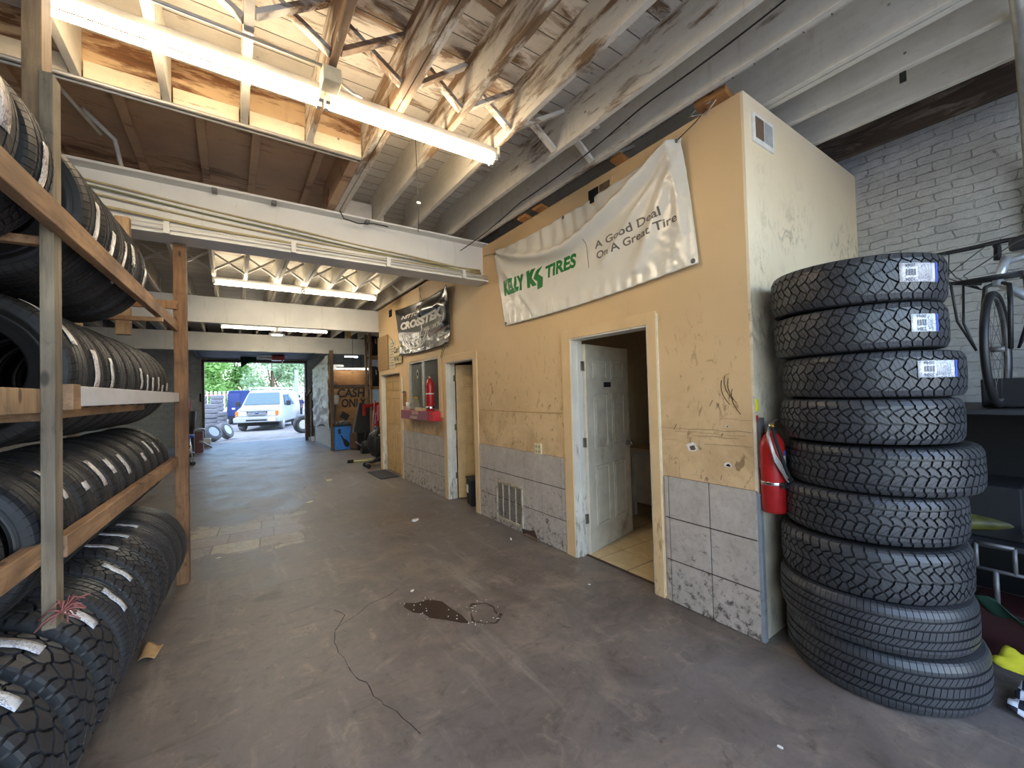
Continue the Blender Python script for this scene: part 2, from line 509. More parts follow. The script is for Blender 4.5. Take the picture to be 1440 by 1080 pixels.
def brick_mat(name, paint, shade, rowh=.064):
    t = NT(name); v = t.coord('World'); P = t.sep(v)
    nrm = t.sep(t.n('ShaderNodeNewGeometry').outputs['Normal'])
    wob = t.noise(v, 4, 3)
    wob2 = t.noise(v, 14, 4, .7); wob3 = t.noise(t.mapping(v, (1, 1, 1), (3, 5, 9)), 3.5, 3)
    u = t.math('ADD', t.math('ADD', P[0], P[1]), t.math('ADD', t.math('MULTIPLY', wob3, .16), t.math('MULTIPLY', wob2, .03)))
    w = t.math('ADD', P[2], t.math('ADD', t.math('MULTIPLY', wob, .05), t.math('MULTIPLY', wob2, .022)))
    br = t.n('ShaderNodeTexBrick'); t.l(t.comb(u, w, 0), br.inputs['Vector'])
    br.inputs['Scale'].default_value = 1; br.inputs['Brick Width'].default_value = .21; br.inputs['Row Height'].default_value = rowh
    br.inputs['Mortar Size'].default_value = .004; br.inputs['Mortar Smooth'].default_value = .4
    br.inputs['Color1'].default_value = paint; br.inputs['Color2'].default_value = tuple(k * .8 for k in paint[:3]) + (1,); br.inputs['Mortar'].default_value = shade
    n = t.noise(v, 9, 7, .7)
    jn = t.noise(t.mapping(v, (1, 1, 1), (8, 2, 4)), 6, 4, .7)
    bc = t.mix(t.range(jn, .42, .62), br.outputs['Color'], paint)
    col = t.mix(t.range(n, .3, .7, 0, .45), bc, tuple(k * .55 for k in paint[:3]) + (1,))
    ch = t.noise(v, 17, 6, .75, 1)
    col = t.mix(t.range(ch, .68, .72, 0, .85), col, srgb(48, 42, 38))
    h = t.math('ADD', t.math('MULTIPLY', n, .5), t.math('ADD', t.math('MULTIPLY', br.outputs['Fac'], -1.2), wob2))
    t.bump(h, .9, .016)
    return t.fin(col, .7)
M['brick'] = brick_mat('painted_brick', srgb(190, 190, 188), srgb(128, 126, 124))
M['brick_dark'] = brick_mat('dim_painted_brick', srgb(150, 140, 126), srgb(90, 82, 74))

WHITE_PAINT = srgb(214, 208, 194)
M['joist'] = painted_wood('flaking_joist_paint', WHITE_PAINT, (.26, .16, .085), .615, 1, (.9, 1.7, 3.5), 2.6)
M['joist_bad'] = painted_wood('badly_flaked_joist_paint', WHITE_PAINT, (.28, .17, .09), .51, 1, (.6, 1.6, 3.5), 2.4)
M['deck'] = painted_wood('flaking_board_paint', srgb(214, 208, 196), (.26, .155, .08), .585, 0, (.7, 1.2, 3.7), 2.7, boards=.145)
M['brace'] = painted_wood('flaking_brace_paint', srgb(214, 208, 196), (.26, .16, .09), .58, 0, (.8, 1.7, 3.5), 2.2)
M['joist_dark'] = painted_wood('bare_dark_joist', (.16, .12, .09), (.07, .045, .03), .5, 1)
M['ply_ceiling'] = painted_wood('water_stained_plywood', srgb(196, 160, 126), srgb(140, 104, 74), .56, 0, None, stain=.7, scale=.7)
M['ply_header'] = painted_wood('header_plywood', srgb(196, 164, 122), srgb(128, 84, 48), .5, 0, None, stain=.6)
M['ledger'] = painted_wood('ledger_paint', srgb(216, 200, 170), (.3, .2, .11), .66, 0, None)

def steel_paint():
    t = NT('white_beam_paint'); v = t.coord('World')
    col = t.ramp(t.noise(v, 2, 5), [(.3, srgb(208, 208, 204)), (.7, srgb(226, 225, 220))])
    st = t.noise(t.mapping(v, (6, 3, .8)), 1.5, 6, .7)
    col = t.mix(t.range(st, .58, .78, 0, .4), col, srgb(160, 152, 138))
    ch = t.noise(v, 11, 7, .75, .8)
    col = t.mix(t.range(ch, .68, .73, 0, .8), col, srgb(84, 64, 50))
    return t.fin(col, .5)
M['steel'] = steel_paint()
M['steel_dark'] = plain('grey_steel', srgb(108, 106, 106), .45, .3, dirt=srgb(60, 56, 54))
M['conduit'] = plain('conduit_metal', srgb(176, 172, 164), .4, .5)
M['rack_wood'] = wood('rack_lumber', srgb(134, 100, 70), srgb(192, 152, 112), 1, dark=srgb(84, 62, 46))
M['rack_post'] = wood('rack_post_lumber', srgb(134, 106, 78), srgb(186, 154, 116), 2, dark=srgb(84, 68, 54))
M['rack_grey'] = wood('weathered_post_lumber', srgb(112, 98, 80), srgb(158, 142, 118), 2, dark=srgb(64, 56, 50))
M['rack_white'] = painted_wood('whitewashed_board', srgb(196, 196, 198), srgb(150, 110, 76), .72, 1, None)
M['far_post'] = wood('old_post_timber', srgb(122, 86, 56), srgb(170, 126, 84), 2, dark=srgb(70, 44, 30))
M['raw_wood'] = wood('raw_lumber', srgb(168, 112, 62), srgb(206, 152, 92), 1)
M['ply'] = wood('plywood', srgb(150, 104, 58), srgb(192, 142, 84), 0, sc=.6, var=False)
M['door_tan'] = plain('tan_door_paint', srgb(206, 168, 108), .5, dirt=srgb(130, 96, 56), dirt_amt=.5, scale=9)
M['door_white'] = plain('grubby_white_door_paint', srgb(214, 204, 182), .5, dirt=srgb(146, 128, 98), dirt_amt=.45, scale=7)
def worn_trim():
    t = NT('worn_tan_casing'); v = t.coord('World')
    col = t.ramp(t.noise(v, 3, 4), [(.3, srgb(214, 182, 134)), (.7, srgb(230, 198, 150))])
    k = t.math('ADD', t.noise(t.mapping(v, (6, 6, 2)), 2, 8, .72), t.range(t.sep(v)[2], 0, 1.5, .12, -.03))
    col = t.mix(t.range(k, .66, .74, 0, .7), col, srgb(140, 104, 62))
    k2 = t.math('ADD', t.noise(t.mapping(v, (9, 9, 2), (3, 1, 0)), 3, 8, .75), t.range(t.sep(v)[2], 0, .8, .1, -.05))
    col = t.mix(t.range(k2, .68, .72, 0, .85), col, srgb(206, 196, 172))
    return t.fin(col, .55)
M['casing'] = worn_trim()
def worn_jamb():
    t = NT('scuffed_white_jamb'); v = t.coord('World')
    col = t.ramp(t.noise(v, 3, 4), [(.3, srgb(206, 200, 184)), (.7, srgb(226, 220, 206))])
    k = t.math('ADD', t.noise(t.mapping(v, (7, 7, 1.5)), 3, 8, .75), t.range(t.sep(v)[2], 0, 1.2, .1, -.03))
    col = t.mix(t.range(k, .58, .68, 0, .8), col, srgb(126, 108, 84))
    return t.fin(col, .5)
M['jamb'] = worn_jamb()
M['white_plastic'] = plain('white_plastic', srgb(222, 218, 206), .4)
M['white_paint'] = plain('white_enamel', srgb(232, 232, 228), .35)
M['black'] = plain('matt_black', (.008, .008, .009), .75)
M['black_gloss'] = plain('black_gloss', (.01, .01, .012), .25)
M['dark_grey'] = plain('dark_grey_plastic', (.022, .022, .025), .6)
M['void'] = plain('unlit_black', (.004, .004, .004), .9)
M['chrome'] = plain('chrome', (.7, .7, .72), .2, 1.)
M['brass'] = plain('hinge_steel', srgb(150, 146, 128), .35, .8, dirt=srgb(80, 72, 60))
M['gold'] = plain('gold_metal', srgb(200, 160, 70), .3, .8)
M['red'] = plain('red_enamel', srgb(172, 34, 34), .32, dirt=srgb(90, 22, 22), dirt_amt=.58)
M['red_shelf'] = plain('red_shelf_paint', srgb(196, 40, 44), .45, dirt=srgb(150, 92, 108), dirt_amt=.5, scale=14)
M['red_faded'] = plain('sun_faded_red_paint', srgb(140, 82, 96), .5, dirt=srgb(186, 146, 152), dirt_amt=.5, scale=26)
M['blue_box'] = plain('blue_enamel', srgb(48, 122, 206), .4, dirt=srgb(34, 80, 140), dirt_amt=.52, scale=12)
M['blue_seat'] = plain('blue_vinyl', srgb(40, 60, 150), .35)
M['pink'] = plain('pink_cloth', srgb(206, 122, 140), .85)
M['cardboard'] = plain('cardboard', srgb(176, 142, 96), .8, dirt=srgb(150, 116, 74))
M['paper'] = plain('old_paper', srgb(214, 202, 172), .8)
M['ink'] = plain('black_ink', (.02, .02, .022), .7)
M['grey_ink'] = plain('grey_print', srgb(104, 98, 92), .45)
M['green_ink'] = plain('green_print', srgb(20, 122, 52), .42)
M['silver_ink'] = plain('silver_print', srgb(222, 216, 208), .5)
M['vinyl'] = plain('white_vinyl', srgb(226, 222, 210), .24, var=.04, scale=4)
M['vinyl_black'] = plain('black_vinyl', (.016, .016, .018), .26, var=.3, scale=5)
M['rust'] = plain('rusty_white_metal', srgb(190, 178, 154), .55, dirt=srgb(104, 66, 40), dirt_amt=.38, scale=22)
M['louver'] = plain('grimy_louver', srgb(112, 92, 72), .6, dirt=srgb(58, 44, 34), dirt_amt=.4)
M['wire'] = plain('black_cable', (.015, .015, .015), .5)
M['yellow_tag'] = plain('yellow_plastic', srgb(226, 220, 40), .4)
M['green_cloth'] = plain('dark_green_cloth', srgb(16, 52, 38), .9)
M['camo'] = plain('olive_tarp', srgb(58, 56, 34), .8, var=.4, scale=9)
def glass_mat(name, tint=(.9, .95, .95, 1), rough=.02, alpha=.18):
    t = NT(name); t.fin(tint, rough)
    tr = t.n('ShaderNodeBsdfTransparent'); tr.inputs[0].default_value = (.92, .94, .93, 1)
    mx = t.n('ShaderNodeMixShader'); mx.inputs[0].default_value = alpha
    fr = t.n('ShaderNodeFresnel'); fr.inputs[0].default_value = 1.5
    a = t.math('ADD', fr.outputs[0], alpha * .4, True)
    t.l(a, mx.inputs[0]); t.l(tr.outputs[0], mx.inputs[1]); t.l(t.b.outputs[0], mx.inputs[2]); t.l(mx.outputs[0], t.out.inputs[0])
    return t.m
M['glass'] = glass_mat('window_glass', (.5, .52, .5, 1))
def checker():
    t = NT('checkered_cloth'); v = t.coord('Object')
    c = t.n('ShaderNodeTexChecker'); t.l(t.mapping(v, (1, 1, 0)), c.inputs[0]); c.inputs['Scale'].default_value = 14
    c.inputs['Color1'].default_value = (.7, .72, .74, 1); c.inputs['Color2'].default_value = (.015, .015, .025, 1)
    return t.fin(c.outputs[0], .7)
M['checker'] = checker()
# ------------------------------------------------------------------ camera
cam_d = bpy.data.cameras.new('camera'); cam = bpy.data.objects.new('camera', cam_d); link(cam)
yaw, pitch, roll = R(34.35613), R(1.13355), R(-1.60089)
cy_, sy_ = math.cos(yaw), math.sin(yaw)
fw = Vector((sy_ * math.cos(pitch), cy_ * math.cos(pitch), math.sin(pitch)))
r0 = Vector((cy_, -sy_, 0)); u0 = r0.cross(fw)
rv = r0 * math.cos(roll) + u0 * math.sin(roll); uv_ = -r0 * math.sin(roll) + u0 * math.cos(roll)
mw = Matrix((rv, uv_, -fw)).transposed().to_4x4(); mw.translation = Vector((0, 0, 1.56))
cam.matrix_world = mw
cam_d.sensor_width = 36; cam_d.lens = 14.4478; cam_d.clip_start = .05; cam_d.clip_end = 300
scene.camera = cam
scene.view_settings.view_transform = 'Standard'; scene.view_settings.look = 'None'
scene.view_settings.gamma = 1; scene.view_settings.use_curve_mapping = False
scene.cycles.diffuse_bounces = 6; scene.cycles.max_bounces = 14
scene.view_settings.exposure = 1.36

# ------------------------------------------------------------------ daylight
w = bpy.data.worlds.new('sky'); scene.world = w; w.use_nodes = True
nt = w.node_tree; nt.nodes.clear()
wo = nt.nodes.new('ShaderNodeOutputWorld'); bg = nt.nodes.new('ShaderNodeBackground')
sk = nt.nodes.new('ShaderNodeTexSky'); sk.sky_type = 'NISHITA'; sk.sun_disc = False
sk.sun_elevation = R(58); sk.sun_rotation = R(150); sk.air_density = 1.0; sk.dust_density = .8; sk.ozone_density = 1.2
nt.links.new(sk.outputs[0], bg.inputs[0]); bg.inputs[1].default_value = SKY = .46
nt.links.new(bg.outputs[0], wo.inputs[0])
sd = bpy.data.lights.new('sun', 'SUN'); so = bpy.data.objects.new('sun', sd); link(so)
sd.energy = 1.3; sd.angle = R(4); sd.color = (1, .96, .88)
so.rotation_euler = (R(-6), R(-32), R(0)); so.location = (0, 10, 30)

# ------------------------------------------------------------------ room shell
XL, XR, YB, YF, ZJ, ZD = -3.2, 4.62, -1.7, 18.3, 3.43, 3.73
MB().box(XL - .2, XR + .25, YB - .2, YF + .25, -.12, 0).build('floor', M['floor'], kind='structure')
asphalt = NT('gravelly_yard_asphalt'); _v = asphalt.coord('World')
_c = asphalt.ramp(asphalt.noise(_v, 2.2, 8, .7), [(.3, srgb(108, 108, 108)), (.7, srgb(150, 150, 148))])
_c = asphalt.mix(asphalt.range(asphalt.noise(_v, 30, 3, .7), .4, .7, 0, .4), _c, srgb(104, 104, 102))
M['yard'] = asphalt.fin(_c, .9)
MB().box(-45, 45, YF + .25, 80, -.2, -.01).build('ground', M['yard'], kind='structure')
MB().box(-25, 25, -30, YB - .2, -.2, -.01).build('ground_apron', plain('bounce_light_apron', srgb(186, 184, 178), .85), kind='structure')  # unseen ground, made pale to bounce daylight into the shop
MB().box(XL - .2, XL, YB, YF, 0, 3.86).build('wall_left', M['brick_dark'], kind='structure')
MB().box(XR, XR + .25, YB, YF, 0, 3.86).build('wall_right', M['brick'], kind='structure')
b = MB(); b.box(XL - .2, -2.4, YB - .2, YB, 0, 3.86); b.box(3.5, XR + .25, YB - .2, YB, 0, 3.86); b.box(-2.4, 3.5, YB - .2, YB, 3.40, 3.86)
b.build('wall_back', M['brick_dark'], kind='structure')
MB().box(3.4, XR, -1.1, -.85, 0, 1.9).build('wall_shade_stub', M['brick_dark'], kind='structure')  # unseen wall stub, added to shade the corner behind the tire stack
b = MB(); b.box(XL - .2, -.8, YF, YF + .25, 0, 3.86); b.box(2.46, XR + .25, YF, YF + .25, 0, 3.86); b.box(-.8, 2.46, YF, YF + .25, 2.97, 3.86)
b.build('wall_front', M['brick'], kind='structure')
t_ = MB(); t_.box(-.86, -.79, YF - .06, YF + .27, 0, 3.0); t_.box(2.45, 2.52, YF - .06, YF + .27, 0, 3.0); t_.box(-.86, 2.52, YF - .06, YF + .27, 2.95, 3.03)
t_.build('trim_1', wood('opening_frame_timber', srgb(70, 58, 48), srgb(110, 92, 74), 2), kind='structure', bevel=.006)

for ln in ([(.561, 3.007), (.536, 2.896), (.526, 2.782), (.54, 2.64), (.54, 2.54), (.553, 2.429), (.591, 2.349), (.593, 2.264), (.616, 2.162), (.637, 2.09), (.665, 1.99), (.70, 1.85)],
           [(.561, 3.007), (.72, 3.10), (.83, 3.20), (.987, 3.24), (1.09, 3.31)], [(.56, 2.99), (.652, 3.152), (.604, 3.273)]):
    b = MB()
    for p, q in zip(ln[:-1], ln[1:]):
        m1 = (p[0] * .6 + q[0] * .4 + rnd.uniform(-.012, .012), p[1] * .6 + q[1] * .4)
        for a, c in ((p, m1), (m1, q)): b.bar((*a, .0005), (*c, .0005), rnd.uniform(.002, .006), .0006)
    b.build('floor_crack', plain('crack_shadow', srgb(52, 44, 40), .9), bpy.data.objects['floor'])

# ------------------------------------------------------------------ ceiling with joists, bracing and beams
ceil = MB().box(XL - .2, XR + .25, YB - .2, YF + .25, ZD, ZD + .14).build('ceiling', M['deck'], kind='structure')
def joist(x, y0, y1, m='joist', wd=.043):
    o = MB().box(x - wd / 2, x + wd / 2, y0, y1, ZJ, ZD + .01).build('joist', M[m], ceil, bevel=.004)
    return o
near_x = [-2.73, -2.32, -1.92, -1.52, -1.11, -.71, -.31, .095, .495, .897, .945, 1.31, 1.70, 2.145, 2.51, 2.975, 3.03, 3.36, 3.80, 4.25]
MB().bar((-.66, 1.2, .0), (-.47, 5.0, .0), .03, .008).build('edge_strip', M['floor'], bpy.data.objects['floor'])
for i, x in enumerate(near_x):
    cut = x < .8
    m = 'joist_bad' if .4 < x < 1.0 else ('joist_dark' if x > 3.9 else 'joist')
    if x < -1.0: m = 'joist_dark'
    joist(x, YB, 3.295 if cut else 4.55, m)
far_x = [-2.62, -2.22, -1.82, -1.41, -1.005, -.6, -.2, .205, .61, 1.0, 1.415, 1.82, 2.22, 2.62, 3.03, 3.43, 3.84, 4.24]
for x in far_x: joist(x, 4.56 if x > .8 else 5.62, 9.04, 'joist')
joist(.66, 5.62, 9.04, 'joist'); joist(1.05, 4.56, 9.04, 'joist')
for x in far_x: joist(x + .02, 9.045, 13.9, 'joist')
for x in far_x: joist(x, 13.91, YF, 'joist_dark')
def braces(xs, y):
    for a, c in zip(xs[:-1], xs[1:]):
        if c - a < .2: continue
        a1, c1 = a + .022, c - .022
        for k, (z0, z1) in enumerate(((ZJ + .02, ZD - .035), (ZD - .035, ZJ + .02))):
            yy = y + (.035 if k else -.035) + rnd.uniform(-.012, .012)
            MB().bar((a1, yy, z0), (c1, yy + rnd.uniform(-.02, .02), z1), .052, .026, up=(0, 0, 1)).build('bridging_brace', M['brace'], ceil, bevel=.002)
braces(near_x, 2.36)
braces(far_x, 7.28)
braces([x + .02 for x in far_x], 11.5)
MB().box(.98, 1.28, 4.47, 4.51, ZJ, ZD - .1).build('blocking', M['brace'], ceil, bevel=.003)
# boarded-up skylight well between the header and the first beam
MB().box(XL, .872, 3.30, 3.33, ZJ, ZD).build('header_board', M['ply_header'], ceil)
for a, c in zip([XL] + near_x[:9], near_x[:10]):
    MB().box(a + .03, c - .03, 3.272, 3.299, ZJ, ZJ + .105).build('ledger', M['ledger'], ceil, bevel=.003)
MB().box(XL, .86, 3.335, 5.6, ZD - .03, ZD - .012).build('plywood_panel', M['ply_ceiling'], ceil)
for x in (-1.15, -.62, -.17, .19, .66):
    MB().box(x - .03, x + .03, 3.34, 5.55, ZD - .075, ZD - .03).build('batten', M['ply_ceiling'], ceil, bevel=.003)
MB().box(.80, .872, 3.34, 4.5, ZJ + .0, ZD - .03).build('trimmer_board', M['ply_ceiling'], ceil)
def ibeam(y, x0, x1, z0, z1, fl=.27, flat=False):
    b = MB(); c = y
    b.box(x0, x1, c - fl / 2, c + fl / 2, z0, z0 + .022); b.box(x0, x1, c - fl / 2, c + fl / 2, z1 - .022, z1)
    tw = .03 if not flat else fl * .9
    b.box(x0, x1, c - tw / 2, c + tw / 2, z0 + .02, z1 - .02)
    return b.build('steel_beam', M['steel'], ceil, bevel=.004)
ibeam(4.47, XL, XR, 2.935, 3.42)
ibeam(9.03, XL, XR, 2.94, 3.40, .12, True)
ibeam(13.9, XL, XR, 2.93, 3.42, .16, True)
# pipes, conduits and cables fixed to the ceiling
def pipe(pts, r, m='conduit', name='conduit', seg=8): return MB().tube(pts, r, seg).build(name, M[m], ceil)
def beam_cable(y, z0, z1, zm, r, m):
    pts = [(-1.7 + 4.3 * i / 24, y + .012 * math.sin(i * .9), z0 + (z1 - z0) * i / 24 - zm * math.sin(PI * i / 24)) for i in range(25)]
    return pipe(pts, r, m, 'cable')
M['cable_tan'] = plain('dusty_cable', srgb(172, 158, 118), .6)
M['cable_green'] = plain('olive_cable', srgb(120, 122, 88), .6)
beam_cable(4.44, 3.36, 3.08, .02, .009, 'cable_tan'); beam_cable(4.43, 3.32, 3.05, .03, .008, 'cable_green')
beam_cable(4.435, 3.27, 3.10, .07, .008, 'cable_tan'); beam_cable(4.42, 3.16, 3.06, .06, .011, 'cable_tan')
pipe([(XL, 4.325, 2.975), (2.63, 4.325, 2.975)], .013, 'steel'); pipe([(XL, 4.315, 3.005), (2.63, 4.318, 3.0)], .007, 'steel')
for x in (-.42, .5, 1.4, 2.3): MB().box(x - .02, x + .02, 4.30, 4.35, 2.93, 3.03).build('pipe_clamp', M['steel'], ceil)
for x in (-1.2, -.1, .35, 1.2): MB().box(x - .02, x + .02, 4.33, 4.40, 3.37, 3.40).build('beam_clip', M['steel_dark'], ceil)
pipe([(XL, 3.262, 3.415), (.86, 3.262, 3.415)], .013); pipe([(XL, 3.30, 3.41), (.84, 3.30, 3.41)], .011)
pipe([(-.9, 2.44, 3.415), (.44, 2.44, 3.415)], .010)
pipe([(.55, 2.5, 3.4), (.62, 2.5, 3.37), (.68, 2.54, 3.39)], .008)
MB().box(.445, .545, 2.43, 2.55, 3.345, 3.43).build('junction_box', plain('junction_box_paint', srgb(214, 200, 166), .5), ceil, bevel=.006)
pipe([(-.86, 4.1, 3.68), (-.72, 4.3, 3.60), (-.70, 4.42, 3.42)], .016, 'white_plastic'); pipe([(-.98, 3.6, 3.68), (-.80, 4.3, 3.62)], .014, 'white_plastic')
pipe([(.92, 4.30, 3.415), (.96, 4.33, 3.36), (1.1, 4.31, 3.33), (1.25, 4.33, 3.37), (1.4, 4.31, 3.36)], .006, 'wire', 'cable')
pts = []
for i in range(40):
    k = i / 39; y = .35 + 4.0 * k; x = 2.38 - .1 * k
    pts.append((x, y, 3.60 - .32 * k - .03 * abs(math.sin(k * 9))))
pipe(pts, .005, 'wire', 'cable', 6)
pipe([(1.21, 3.02, ZD), (1.22, 3.02, 3.3), (1.24, 3.05, 3.0), (1.25, 3.1, 2.86)], .003, 'wire', 'hanging_wire', 5)
MB().obox((1.235, 3.04, 3.07), (.03, .012, .014)).build('wire_tag', M['white_plastic'], ceil)
pipe([(3.06, .2, 3.41), (3.5, .22, 3.40), (4.0, .25, 3.34), (4.55, .28, 3.0), (4.585, .28, 2.4)], .026, 'conduit')
MB().sphere((3.55, .12, 3.46), .07, 1, 1, .8).build('pipe_lagging', M['white_plastic'], ceil)
MB().bar((3.38, .66, 3.44), (3.38, .66, 3.37), .012, .03, up=(0, 1, 0)).build('joist_bracket', M['wire'], ceil)
pipe([(2.15, 9.45, 3.3), (2.15, 9.45, 2.84)], .035, 'gold', 'brass_fitting', 12)
# odd wood blocks jammed between the office wall and the joists
for (y, ln, hh) in ((1.42, .2, .05), (2.21, .1, .04), (3.24, .12, .035), (3.51, .12, .035)):
    MB().obox((2.66, y, 3.40 + hh / 2), (.18, ln, hh), (0, R(6), R(5))).build('wood_block', M['raw_wood'], ceil, bevel=.003)
MB().tube([(2.60, 1.36, 3.47), (2.58, 1.42, 3.40), (2.60, 1.5, 3.43), (2.57, 1.55, 3.38), (2.61, 1.46, 3.36), (2.59, 1.38, 3.40)], .005, 5).build('cable', M['conduit'], ceil)

# ------------------------------------------------------------------ lamps
M['tube_warm'] = glow('warm_tube_glow', (1, .81, .56, 1), 23)
M['tube_far'] = glow('warm_white_tube_glow', (1, .88, .68, 1), 21)
M['tube_cool'] = glow('cool_white_tube_glow', (.9, .97, 1, 1), 14)
M['fixture'] = plain('fixture_enamel', srgb(150, 146, 138), .5, dirt=srgb(150, 132, 104))
def strip_light(x0, x1, y, z, label, mat, two=True, rod=True):
    t = thing('fluorescent_light', label, 'light', ((x0 + x1) / 2, y, z), group='ceiling strip lights')
    b = MB(); b.box(x0, x1, y - .028, y + .028, z + .02, z + .06)
    b.prism([(-.018, .0), (-.028, .025), (.028, .025), (.018, .0)], lambda u, v, d: (d, y + u, z + .0 + v), x0, x1)
    b.build('housing', M['fixture'], t, bevel=.003)
    xm = (x0 + x1) / 2
    offs = (-.036, .036) if two else (0,)
    for a, c in ((x0 + .02, xm - .02), (xm + .02, x1 - .02)):
        for dy in offs:
            tb = MB().tube([(a + .012, y + dy, z - .026), (c - .012, y + dy, z - .026)], .0165, 12).build('tube', mat, t)
            for e in (a, c):
                MB().box(e - .012, e + .012, y + dy - .016, y + dy + .016, z - .05, z + .0).build('socket', M['white_plastic'], tb)
    MB().box(x0 - .006, x0, y - .062, y + .062, z - .03, z + .06).build('end_plate', M['fixture'], t)
    MB().box(x1, x1 + .006, y - .062, y + .062, z - .03, z + .06).build('end_plate', M['fixture'], t)
    return t
strip_light(-.74, 1.70, 2.63, 3.37, 'long warm strip light with two tubes, nearest one under the ceiling joists', M['tube_warm'])
strip_light(-.21, 2.23, 7.62, 3.37, 'long strip light in the middle bay, beyond the first white beam', M['tube_far'])
strip_light(-.2, 2.2, 12.1, 3.36, 'long strip light in the far bay, behind the second white beam', M['tube_far'])
t = thing('work_lamp', 'small round cool-white lamp hanging below the far strip light', 'light', (.95, 11.6, 3.2))
MB().lathe([(.02, .08), (.05, .06), (.17, .0), (.18, -.02)], (.95, 11.6, 3.15), seg=20).build('lamp_shade', M['white_plastic'], t)
MB().lathe([(0, -.03), (.1, -.025), (.15, -.012)], (.95, 11.6, 3.15), seg=20).build('bulb', M['tube_cool'], t)
MB().tube([(.95, 11.6, 3.23), (.95, 11.6, 3.43)], .008).build('stem', M['steel_dark'], t)
# ------------------------------------------------------------------ office box
W = 2.65; T2 = 2.77; HT = 3.40
b = MB()
for (y0, y1, z0, z1) in ((1.262, 2.0, 0, HT), (2.0, 2.88, 2.05, HT), (2.88, 4.76, 0, HT), (4.76, 5.60, 2.03, HT), (5.60, 5.84, 0, HT),
                         (5.84, 7.14, 0, 1.29), (5.84, 7.14, 2.15, HT), (7.14, 7.62, 0, HT), (7.62, 8.78, 2.0, HT), (8.78, 8.92, 0, HT)):
    b.box(W, T2, y0, y1, z0, z1)
wall = b.build('wall_office', M['yellow'], kind='structure')
side = MB().box(2.652, XR, 1.245, 1.37, 0, HT).build('wall_office_side', M['cream'], kind='structure')
MB().box(T2, XR, 8.80, 8.92, 0, HT).build('wall_office_end', M['cream'], kind='structure')
M['inner'] = plain('bathroom_wall_paint', srgb(206, 188, 152), .6, var=.06)
MB().box(T2, XR, 3.70, 3.80, 0, 2.6).build('wall_bathroom', M['inner'], kind='structure')
MB().box(T2, XR, 1.37, 8.80, 2.6, 2.68).build('ceiling_office', M['inner'], kind='structure')
MB().box(4.57, 4.615, 1.37, 3.70, 0, 2.6).build('wall_bathroom_back', M['inner'], kind='structure')
MB().box(T2, 4.57, 1.37, 1.40, 0, 2.6).build('wall_bathroom_side', M['inner'], kind='structure')
# bathroom floor tiles, laid square
fl = MB().box(T2 - .02, 4.57, 1.40, 3.70, .0, .006)
ft = fl.build('floor_bathroom', M['grout'], kind='structure')
b = MB()
ts = .33
for i in range(6):
    for j in range(8):
        x0 = 2.77 + i * ts; y0 = 1.40 + j * ts
        b.box(x0 + .006, min(x0 + ts - .006, 4.56), y0 + .006, min(y0 + ts - .006, 3.69), .004, .012)
b.build('floor_tiles', M['tile_floor'], ft)
# wainscot tiles
def wainscot(y0, y1, lines, rows=(0, .305, .61, .915)):
    b = MB(); b.box(W - .006, W, y0, y1, 0, .912, 1)
    ys = [y0] + [k for k in lines if y0 < k < y1] + [y1]
    for a, c in zip(ys[:-1], ys[1:]):
        for r0_, r1_ in zip(rows[:-1], rows[1:]):
            b.box(W - .012 - rnd.uniform(0, .0015), W - .003, a + .0035, c - .0035, r0_ + .0045, r1_ - .0045)
    return b.build('wall_tiles', [M['tile'], M['grout']], wall, bevel=.0012)
wainscot(1.25, 1.90, (1.555, 1.865)); wainscot(3.0, 4.655, (3.06, 3.37, 3.675, 3.98, 4.285, 4.59))
wainscot(5.71, 7.5, (5.75, 6.05, 6.35, 6.66, 6.96, 7.27))
MB().box(2.642, 2.68, 1.232, 1.26, 0, .90).build('corner_trim', plain('corner_strip', srgb(150, 156, 160), .4, .2, dirt=srgb(90, 84, 78)), side, bevel=.003)
# trims on wall, vents, holes
def wall_vent(parent, fn, label_name='vent_grille'):
    pass
b = MB(); b.box(W - .012, W, 2.30, 2.60, 3.18, 3.34); o = b.build('air_vent', M['yellow'], wall, bevel=.002)
MB().box(W - .014, W - .004, 2.325, 2.445, 3.20, 3.32).build('vent_opening', M['louver'], o); MB().box(W - .014, W - .004, 2.455, 2.575, 3.20, 3.32).build('vent_opening', M['void'], o)
t = MB(); t.box(2.745, 3.03, 1.232, 1.246, 3.11, 3.30); o = t.build('air_vent', M['white_paint'], side, bevel=.003)
MB().box(2.775, 2.88, 1.229, 1.24, 3.14, 3.275).build('vent_opening', M['louver'], o); MB().box(2.895, 3.0, 1.229, 1.24, 3.14, 3.275).build('vent_opening', plain('pale_vent_mesh', srgb(170, 174, 176), .5), o)
# return-air grille near the floor
g = thing('floor_grille', 'rusty white louvered air grille low in the grey wall tiles', 'grille', (W - .02, 3.97, .06))
b = MB()
b.box(W - .03, W - .012, 3.70, 4.24, .06, .085); b.box(W - .03, W - .012, 3.70, 4.24, .485, .51); b.box(W - .03, W - .012, 3.70, 3.725, .085, .485); b.box(W - .03, W - .012, 4.215, 4.24, .085, .485)
b.build('frame', M['rust'], g, bevel=.002)
for y in (3.835, 3.965, 4.095): MB().box(W - .029, W - .014, y - .006, y + .006, .085, .485).build('divider', M['rust'], g)
b = MB()
for i in range(21): b.obox((W - .019, 3.97, .098 + i * .0188), (.018, .50, .003), (0, R(35), 0))
b.build('louvers', M['louver'], g)
b = MB(); b.prism([(3.42, .0), (3.72, .0), (3.74, .05), (3.6, .062), (3.52, .09), (3.47, .03)], lambda u, v, d: (W - d, u, v), .012, .016)
b.build('broken_tile_gap', plain('broken_plaster', srgb(70, 52, 40), .9, dirt=(.01, .01, .01, 1)), wall)
